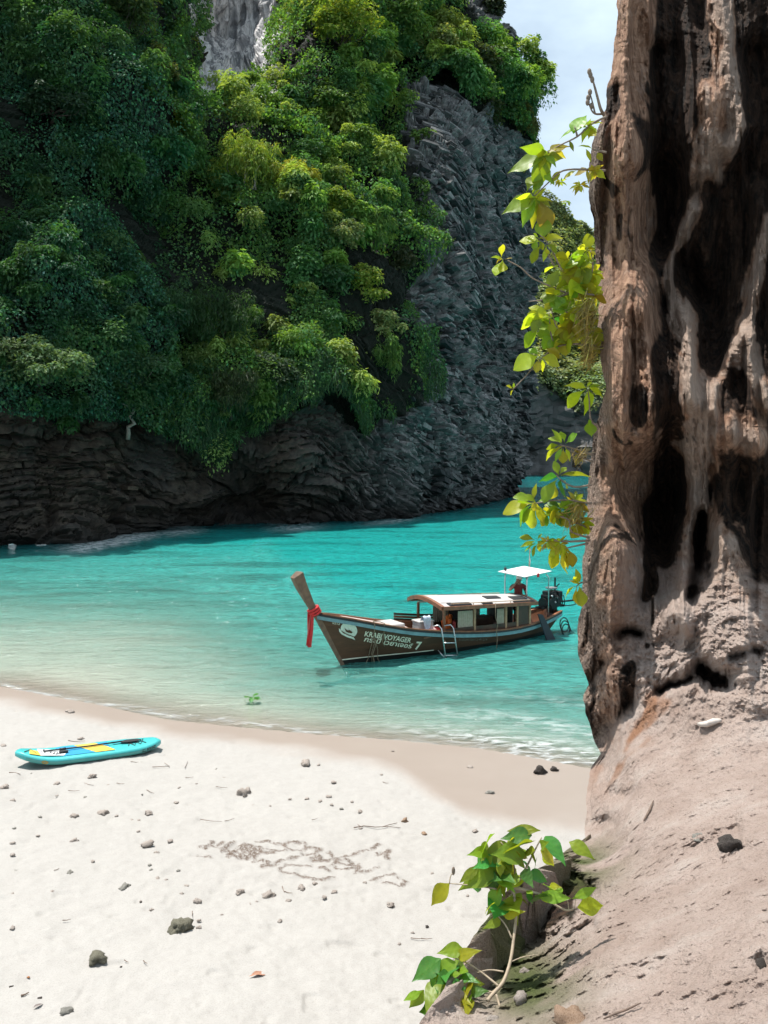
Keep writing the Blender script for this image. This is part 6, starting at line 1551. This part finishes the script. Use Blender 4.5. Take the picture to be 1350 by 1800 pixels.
# ------------------------------------------------------------------ paddle board on the sand
SKIN_TEAL = simple('teal_board_skin', (0.055, 0.40, 0.40), 0.35, var=0.05)
def sup():
    a, b = ground_pt(30, 1348), ground_pt(279, 1316)
    ax = b - a; L = 2.78; rz = math.atan2(ax.y, ax.x)
    c = (a + b) / 2
    W, T = .40, .14
    slope = math.atan2(b.z - a.z, (Vector((ax.x, ax.y))).length)
    o = empty('paddle_board', (c.x, c.y, c.z + .045), rz, 'turquoise inflatable paddle board lying on the dry sand', 'paddle board')
    o.rotation_euler = (0, -slope, rz)
    def half(f):
        f = np.clip(f, 0, 1); return W * np.clip(1 - np.abs(2 * f - 1.0) ** 3.2, 0, 1) ** .55
    n, m = 60, 20; V = []
    for i in range(n + 1):
        f = i / n; f = .5 - .5 * math.cos(math.pi * f); x = (f - .5) * L; w = max(float(half(f)), .01); rk = .17 * max(0, (.30 - f) / .30) ** 2 + .05 * max(0, (f - .8) / .2) ** 2; t = T * (0.55 + .45 * min(1, w / .18))
        for k in range(m):
            q = 2 * math.pi * k / m; cy, cz = math.cos(q), math.sin(q)
            yy = (w - t / 2 if w > t / 2 else 0) * (1 if cy > 0 else -1) * (min(1, abs(cy) * 6)) + t / 2 * cy; zz = t / 2 + t / 2 * cz
            V.append((x, yy, zz + rk))
    F = [(i * m + k, (i + 1) * m + k, (i + 1) * m + (k + 1) % m, i * m + (k + 1) % m) for i in range(n) for k in range(m)]
    mb = MB(); mb.add(V, F + [tuple(range(m)), tuple(range(n * m, n * m + m))[::-1]]); body = mb.build('board_body', SKIN_TEAL, o, True)
    def top(x):
        f = x / L + .5; return T + .17 * max(0, (.30 - f) / .30) ** 2 + .05 * max(0, (f - .8) / .2) ** 2
    def pad(name, poly, mat, h=.006):
        V = [(x, y, top(x) + h) for x, y in poly]; mb = MB(); mb.add(V, [tuple(range(len(V)))]); return mb.build(name, mat, o)
    blue = simple('blue_pad', (.012, .235, .42), .7, var=.08); yel = simple('yellow_pad', (.62, .42, .06), .7, var=.08); whi = simple('pale_pad', (.50, .52, .52), .7, var=.06); teal2 = simple('darker_teal_pad', (.02, .30, .34), .7)
    pad('deck_pad', [(-.62, -.27), (.36, -.27), (.36, .27), (-.62, .27)], blue)
    pad('deck_stripe', [(.05, -.285), (.42, -.285), (.30, 0), (.12, .285), (-.28, .285), (-.12, 0)], yel, .010)
    pad('pale_panel', [(-.98, -.22), (-.55, -.26), (-.42, -.02), (-.78, .20), (-.98, .20)], whi, .011)
    pad('nose_panel', [(-1.16, -.18), (-.95, -.22), (-.98, .05), (-1.12, .12)], yel, .013)
    pad('tail_panel', [(.45, .05), (.95, .05), (.90, .24), (.45, .27)], teal2, .008)
    # painted rail band with ticks, badge and lettering on the side
    def side_pt(f, v):
        """point on the near side of the rail: f along, v up it 0..1"""
        x = (f - .5) * L; w = float(half(f)); rk = .17 * max(0, (.30 - f) / .30) ** 2 + .05 * max(0, (f - .8) / .2) ** 2; t = T * (0.55 + .45 * min(1, w / .18)); q = (v - .5) * 2.0
        return (x, -(w - t / 2) - t / 2 * math.cos(q) - .004, t / 2 + t / 2 * math.sin(q) + rk)
    band = simple('grey_green_rail', (.07, .30, .28), .45, var=.06); mb = MB(); vs = []
    for f in np.linspace(.06, .94, 50):
        for v in (.02, .25, .45, .62): vs.append(side_pt(f, v))
    mb.add(vs, [(4 * i + k, 4 * i + 4 + k, 4 * i + 5 + k, 4 * i + 1 + k) for i in range(49) for k in range(3)]); mb.build('rail_band', band, o, True)
    for f in np.linspace(.44, .66, 14):
        mb = MB(); mb.add([Vector(side_pt(f, .3)) + Vector((0, -.004, 0)), Vector(side_pt(f + .004, .3)) + Vector((0, -.004, 0)), Vector(side_pt(f + .004, .66)) + Vector((0, -.004, 0)), Vector(side_pt(f, .66)) + Vector((0, -.004, 0))], [(0, 1, 2, 3)]); mb.build('rail_tick', teal2, o)
    mb = MB(); cpt = [Vector(side_pt(.175 + .022 * math.cos(a), .42 + .28 * math.sin(a))) + Vector((0, -.006, 0)) for a in np.linspace(0, 6.28, 16)[:-1]]; mb.add(cpt, [tuple(range(15))]); mb.build('rail_badge', simple('ochre_badge', (.30, .22, .06), .6), o)
    v, f = text_mesh('ALL ROUND', .1, .03); w = v[:, 0].max(); mb = MB()
    mb.add([Vector(side_pt(.835 + .11 * p[0] / w, .22 + .50 * p[1] / .73)) + Vector((0, -.006, 0)) for p in v], f); mb.build('lettering', BLACK, o)
    for pts in ([(.70, -.16), (.82, .18), (.95, -.14), (1.06, .14)], [(.70, .16), (.82, -.18), (.95, .16), (1.06, -.12)], [(-1.24, -.10), (-1.10, .12), (-1.02, -.12)]):
        MB().tube([(x, y, top(x) + .012) for x, y in pts], .008, 6).build('bungee_cord', BLACK, o, True)
    for y in (-.10, 0, .10):
        mb = MB(); mb.prism([(1.00, 0), (1.16, 0), (1.20, -.10), (1.13, -.09)], 'y', y - .006, y + .006); mb.build('fin', BLACK, o)
    M = o.matrix_basis
    bpy.context.view_layer.update()
    def on_top(name, label, cat):
        e = empty(name, o.location + Vector((0, 0, T)), 0, label, cat); e.rotation_euler = o.rotation_euler; return e
    pd = on_top('paddle', 'black paddle laid along the top of the paddle board', 'paddle')
    MB().tube([(-.85, .02, .05), (.0, .05, .035), (.62, .06, .045)], .016, 8).build('shaft', BLACK, pd, True)
    mb = MB(); bl = [(.60, .02), (.72, -.02), (.92, -.01), (1.02, .05), (.94, .12), (.74, .14), (.60, .10)]; mb.prism(bl, 'z', .03, .046); mb.build('blade', BLACK, pd, bevel=.006)
    MB().tube([(-.86, -.05, .05), (-.86, .09, .05)], .018, 8).build('handle', BLACK, pd, True)
    MB().tube([(-.58, .03, .045), (-.46, .03, .045)], .026, 8).build('clamp', BLACK, pd, True)
    ls = on_top('leash', 'coiled black leash lying near the nose of the paddle board', 'leash')
    pts = []
    for k in range(90):
        a = k * .55; pts.append((-.98 + .42 * k / 90 + .02 * math.cos(a), -.06 + .10 * math.sin(k * .07) + .03 * math.sin(a), .03 + .02 * math.cos(a)))
    MB().tube(pts, .008, 5).build('coil', BLACK, ls, True)
    MB().box((-.52, -.10, .035), (.16, .07, .045)).build('cuff', BLACK, ls, bevel=.012)
sup()

# ------------------------------------------------------------------ stones, coral rubble and litter on the beach
def stone_mat(name, a, b, sc=14):
    t = NT(name); c = t.coord(); n = t.noise(c, sc, 6, 0.65); n2 = t.noise(c, sc * 4, 4, .7)
    col = t.mix(t.ramp(n, [(0.32, 0), (0.68, 1)]), a, b); col = t.mix(t.ramp(n2, [(.3, .55), (.45, 0)]), col, tuple(x * .3 for x in a))
    return t.done(t.principled(col, .9, t.bump(t.math('ADD', n, n2), .7, .02), spec=.2))
CORAL = stone_mat('coral_rubble', (.26, .215, .185), (.52, .46, .41)); GREY = stone_mat('grey_stone', (.20, .19, .165), (.34, .325, .29)); OLIVE = stone_mat('olive_boulder', (.105, .10, .072), (.24, .225, .17)); DARK = stone_mat('dark_stone', (.03, .026, .024), (.10, .085, .075)); TANS = stone_mat('tan_stone', (.24, .15, .09), (.42, .30, .22))
def stone_mesh(seed, sub=3, amp=.45, flat=.6, pit=0.0):
    bm = bmesh.new(); bmesh.ops.create_icosphere(bm, subdivisions=sub, radius=1.0)
    p = np.array([v.co[:] for v in bm.verts]); r = random.Random(seed)
    q = p * 1.1 + seed * 7.3
    d = 1 + (fbm(q, 3, seed) - .5) * 2 * amp + (fbm(q * 3.3, 3, seed + 9) - .5) * amp * .7 - pit * sstep(.6, .8, vnoise(p * 3 + seed, seed))
    p = p * d[:, None] * np.array([1, r.uniform(.6, .9), flat])
    p[:, 2] = np.maximum(p[:, 2], -.22 * flat)
    for v, c in zip(bm.verts, p): v.co = c
    me = bpy.data.meshes.new('stone'); bm.to_mesh(me); bm.free()
    me.polygons.foreach_set('use_smooth', [True] * len(me.polygons)); return me
LUMPS = [stone_mesh(k, 3, .8, .62, .3) for k in range(7)]; SMALL = [stone_mesh(20 + k, 2, .7, .55, .2) for k in range(6)]
_mc = {}
def stone(px, py, w, mat, label, group=None, name='stone', big=False, cat='stone', flat=1.0):
    """a stone w photo pixels wide, resting on the sand at (px, py)"""
    g = ground_pt(px, py); src = (LUMPS if big or w > 15 else SMALL); k = random.randrange(len(src)); key = (big or w > 15, k, mat.name)
    if key not in _mc: _mc[key] = src[k].copy(); _mc[key].materials.append(mat)
    o = bpy.data.objects.new(name, _mc[key]); link(o)
    s = .9 * w / 2 * g.y / FPX; o.location = g + Vector((0, 0, .10 * s)); o.rotation_euler = (random.uniform(-.12, .12), random.uniform(-.12, .12), random.uniform(0, 6.28)); o.scale = (s, s, s * flat)
    return tag(o, label, cat, group)
stone(314, 1634, 52, OLIVE, 'largest grey-olive boulder on the beach, deeply pitted', name='boulder', big=True)
stone(169, 1688, 42, OLIVE, 'dark olive boulder near the bottom of the beach', name='boulder', big=True)
stone(220, 1562, 24, GREY, 'smooth light grey stone between the two boulders and the coral bits', big=True)
stone(948, 1358, 30, DARK, 'black lump of driftwood-like rock at the edge of the wet sand', name='rock', big=True, flat=1.5); stone(976, 1355, 16, DARK, 'smaller black knob beside the black lump on wet sand', name='rock', big=True, flat=1.5)
stone(537, 1344, 22, CORAL, 'grey coral lump nearest the damp sand edge, above the middle of the beach', big=True); stone(428, 1395, 27, CORAL, 'pale coral lump standing alone below the middle of the shoreline', big=True, flat=1.3)
stone(122, 1252, 18, CORAL, 'coral lump lying at the water side of the paddle board, in damp sand', big=True); stone(141, 1300, 14, CORAL, 'small coral lump just behind the paddle board')
stone(161, 1366, 17, CORAL, 'pale coral lump just in front of the paddle board', big=True); stone(711, 1444, 13, TANS, 'brown upright stone right of the thin branch', flat=1.9); stone(746, 1466, 13, TANS, 'tan pebble standing apart right of the brown stone')
stone(472, 1577, 28, CORAL, 'long curved coral piece below the writing in the sand', big=True); stone(860, 1394, 18, GREY, 'half-buried stone in the wet sand below the black lump', big=True, flat=.7); stone(826, 1349, 15, CORAL, 'flat pale pebble in the wet sand', flat=.6)
stone(100, 1379, 14, CORAL, 'coral pebble below the middle of the paddle board'); stone(8, 1385, 18, CORAL, 'coral lump at the edge of the frame below the board', big=True); stone(6, 1312, 14, CORAL, 'dark coral lump behind the nose of the paddle board'); stone(117, 1780, 24, GREY, 'pale flat stone closest to the camera', big=True); stone(347, 1586, 16, CORAL, 'round coral knob above the largest boulder', big=True)
SM = [(128, 1437, 20), (181, 1431, 22), (262, 1430, 18), (23, 1408, 14), (70, 1437, 9), (130, 1480, 18), (66, 1470, 9), (25, 1457, 9), (22, 1483, 13), (23, 1503, 11), (28, 1532, 10), (163, 1515, 10), (122, 1536, 17), (22, 1572, 8), (92, 1568, 9), (22, 1632, 13), (260, 1487, 24), (275, 1500, 12), (263, 1521, 9), (299, 1479, 13), (277, 1545, 11), (291, 1548, 11), (314, 1531, 9), (265, 1530, 9), (266, 1600, 11), (247, 1585, 7), (232, 1443, 10), (244, 1443, 9), (243, 1462, 9), (319, 1572, 10), (349, 1619, 11), (349, 1631, 12), (421, 1570, 20), (553, 1554, 12), (530, 1563, 20), (570, 1578, 12), (588, 1569, 15), (507, 1585, 14), (686, 1592, 19), (641, 1552, 9), (587, 1376, 14), (540, 1405, 11), (563, 1409, 11), (578, 1401, 12), (600, 1422, 8), (619, 1410, 8), (633, 1427, 12), (583, 1415, 9), (510, 1405, 7), (671, 1362, 6), (690, 1321, 8), (634, 1457, 9), (55, 1360, 5), (205, 1435, 8), (328, 1558, 10), (302, 1570, 8), (440, 1590, 10), (450, 1586, 8), (492, 1620, 12), (390, 1609, 8), (835, 1462, 14), (760, 1536, 8), (725, 1640, 8), (702, 1660, 9), (822, 1575, 8), (100, 1399, 7), (150, 1402, 8), (190, 1380, 6), (315, 1385, 7), (250, 1397, 6), (345, 1378, 5), (445, 1416, 6), (475, 1417, 6), (310, 1412, 13), (380, 1352, 5), (560, 1345, 8)]
for i, (x, y, w) in enumerate(SM):
    lb = ('small coral pebble in front of the paddle board' if y < 1450 and x < 350 else 'small coral pebble left of the writing in the sand' if x < 240 else 'small coral pebble between the writing and the largest boulder' if x < 360 else 'small coral pebble below the writing in the sand' if y > 1545 else 'small coral pebble between the writing and the damp sand')
    stone(x, y, w, random.choice((CORAL, CORAL, CORAL, GREY)), lb, 'coral pebbles on the dry sand', 'pebble', cat='pebble')
for x, y, w in ((248, 1586, 7), (320, 1572, 9), (20, 1735, 9), (751, 1629, 8), (213, 1700, 6), (70, 1755, 9), (560, 1735, 5)):
    stone(x, y, w, DARK, 'tiny dark pebble on the dry sand', 'dark pebbles on the dry sand', 'pebble', cat='pebble')
stone(50, 1718, 7, simple('rust_pebble', (.30, .12, .04), .8), 'tiny rust-coloured pebble near the bottom of the beach', name='pebble', cat='pebble')
TWIG = simple('dry_twig', (.15, .105, .08), .9, var=.3, scale=20)
def twig(pts, r, label, group=None, name='twig', extra=()):
    g = ground_pt(*pts[0]); q = [ground_pt(*p) - g + Vector((0, 0, .012 + r)) for p in pts]
    if not extra:
        o = MB().tube(q, [r * (1 - .6 * i / (len(q) - 1)) for i in range(len(q))], 5).build(name, TWIG, None, True); o.location = g; return tag(o, label, 'twig', group)
    o = empty(name, g, 0, label, 'twig', group); MB().tube(q, [r * (1 - .6 * i / (len(q) - 1)) for i in range(len(q))], 5).build('stem', TWIG, o, True)
    for e in extra: MB().tube([ground_pt(*p) - g + Vector((0, 0, .015 + r)) for p in e], r * .6, 5).build('branchlet', TWIG, o, True)
    return o
twig([(622, 1457), (640, 1454), (660, 1456), (680, 1455), (704, 1457)], .009, 'long thin forked branch lying on the dry sand', extra=[[(672, 1456), (685, 1452), (698, 1449)], [(633, 1455), (629, 1452)]])
twig([(268, 1350), (285, 1349), (298, 1349)], .008, 'forked twig right of the paddle board', extra=[[(298, 1349), (289, 1343)]]); twig([(16, 1360), (26, 1360), (36, 1363)], .010, 'dark twig in front of the board nose'); twig([(120, 1303), (130, 1305), (150, 1304)], .008, 'thin twig behind the paddle board')
for a, b in (((120, 1391), (140, 1391)), ((148, 1378), (165, 1382)), ((205, 1378), (219, 1379)), ((258, 1390), (271, 1396)), ((352, 1442), (390, 1446)), ((395, 1445), (412, 1440)), ((380, 1384), (400, 1386)), ((326, 1368), (340, 1367)), ((384, 1366), (402, 1368)), ((325, 1351), (330, 1340)), ((548, 1443), (558, 1440)), ((673, 1376), (683, 1378)), ((740, 1652), (760, 1652)), ((722, 1651), (742, 1652)), ((219, 1690), (226, 1694)), ((252, 1691), (259, 1696)), ((338, 1604), (338, 1613)), ((95, 1532), (105, 1528)), ((230, 1340), (250, 1341)), ((500, 1569), (514, 1572)), ((496, 1560), (500, 1571)), ((110, 1620), (125, 1618))):
    twig([a, ((a[0] + b[0]) / 2, (a[1] + b[1]) / 2 + 1), b], .006, 'short dry twig scattered on the sand', 'short twigs scattered on the sand')
twig([(37, 1754), (44, 1752), (51, 1748)], .012, 'black bark strip near the bottom of the beach', name='bark_strip'); twig([(1048, 1795), (1080, 1785), (1125, 1768)], .0, 'x') if False else None
# dry fallen leaf, shell chips, stick and bone-pale driftwood
def flat_leaf(px0, py0, px1, py1, mat, label):
    a, b = ground_pt(px0, py0), ground_pt(px1, py1); o = empty('fallen_leaf', a, 0, label, 'leaf'); l = put_leaf(o, a + Vector((0, 0, .02)), b + Vector((0, 0, .03)), 'lance', mat, .15, 1, name='blade', flat=True); return o
flat_leaf(438, 1719, 479, 1706, OLEAF if False else simple('dead_leaf_brown', (.32, .16, .10), .8, var=.3, scale=20), 'curled reddish-brown dead leaf on the near sand')
flat_leaf(58, 1775, 76, 1764, simple('dead_leaf_grey', (.16, .13, .12), .8), 'small grey dead leaf near the flat stone')
o = empty('floating_leaves', GP(443, 1226, .03), 0, 'green leafy sprig floating in the shallows', 'sprig')
for k in range(7):
    a = k * .95; c = Vector(GP(443, 1226, .05)); put_leaf(o, c, c + Vector((.22 * math.cos(a), .22 * math.sin(a), .06 * math.sin(k * 2) + .02)), 'obovate', DLEAF, .2, flat=True)
def on_rock(pts, r, mat, name, label, cat):
    q0 = rock_pt(*pts[0]); q = [rock_pt(*p) - q0 + Vector((0, -.02, .02 + r)) for p in pts]
    o = MB().tube(q, [r * .6] + [r] * (len(q) - 2) + [r * .5], 7).build(name, mat, None, True); o.location = q0; return tag(o, label, cat)
on_rock([(1226, 1282), (1240, 1280), (1253, 1277), (1266, 1273)], .035, simple('bleached_driftwood', (.52, .46, .41), .9, var=.2, scale=20), 'driftwood', 'bleached white piece of driftwood on the sunlit ledge', 'driftwood')
on_rock([(1060, 1794), (1080, 1785), (1100, 1778), (1124, 1767)], .006, TWIG, 'twig', 'thin dark twig on the near ledge', 'twig'); on_rock([(1130, 1446), (1140, 1430), (1147, 1412)], .012, TWIG, 'twig', 'short dark stick in the middle of the ledge', 'twig')
for k, (x, y, w, lb) in enumerate(((920, 1705, .035, 'pale stone lump in the moss, upper one'), (912, 1755, .06, 'pinkish stone lump in the moss above the ledge front'), (1000, 1795, .09, 'white stone at the bottom end of the mossy patch'), (862, 1790, .035, 'small pale stone under the fig leaves'), (812, 1702, .10, 'pinkish rock knob behind the lower fig leaves'))):
    o = bpy.data.objects.new('stone', LUMPS[k].copy()); o.data.materials.append(CORAL if k != 2 else TANS); link(o); o.location = rock_pt(x, y) + Vector((0, -.03, .01)); o.scale = (w, w, w * 1.2); o.rotation_euler = (.3, .2, k); tag(o, lb, 'stone')

for k, (x, y, w, lb) in enumerate(((1292, 1492, .15, 'dark pitted rock lump sticking out of the sunlit ledge'), (1232, 1478, .09, 'grey crusted lump beside the dark rock on the ledge'), (1345, 1705, .05, 'small dark lump at the near edge of the ledge'))):
    o = bpy.data.objects.new('rock', LUMPS[k + 3].copy()); o.data.materials.append((DARK, GREY, DARK)[k]); link(o); o.location = rock_pt(x, y) + Vector((0, .04, -.02)); o.scale = (w * .7, w * .8, w * 1.1); o.rotation_euler = (.4, .3, k * 2); tag(o, lb, 'rock')
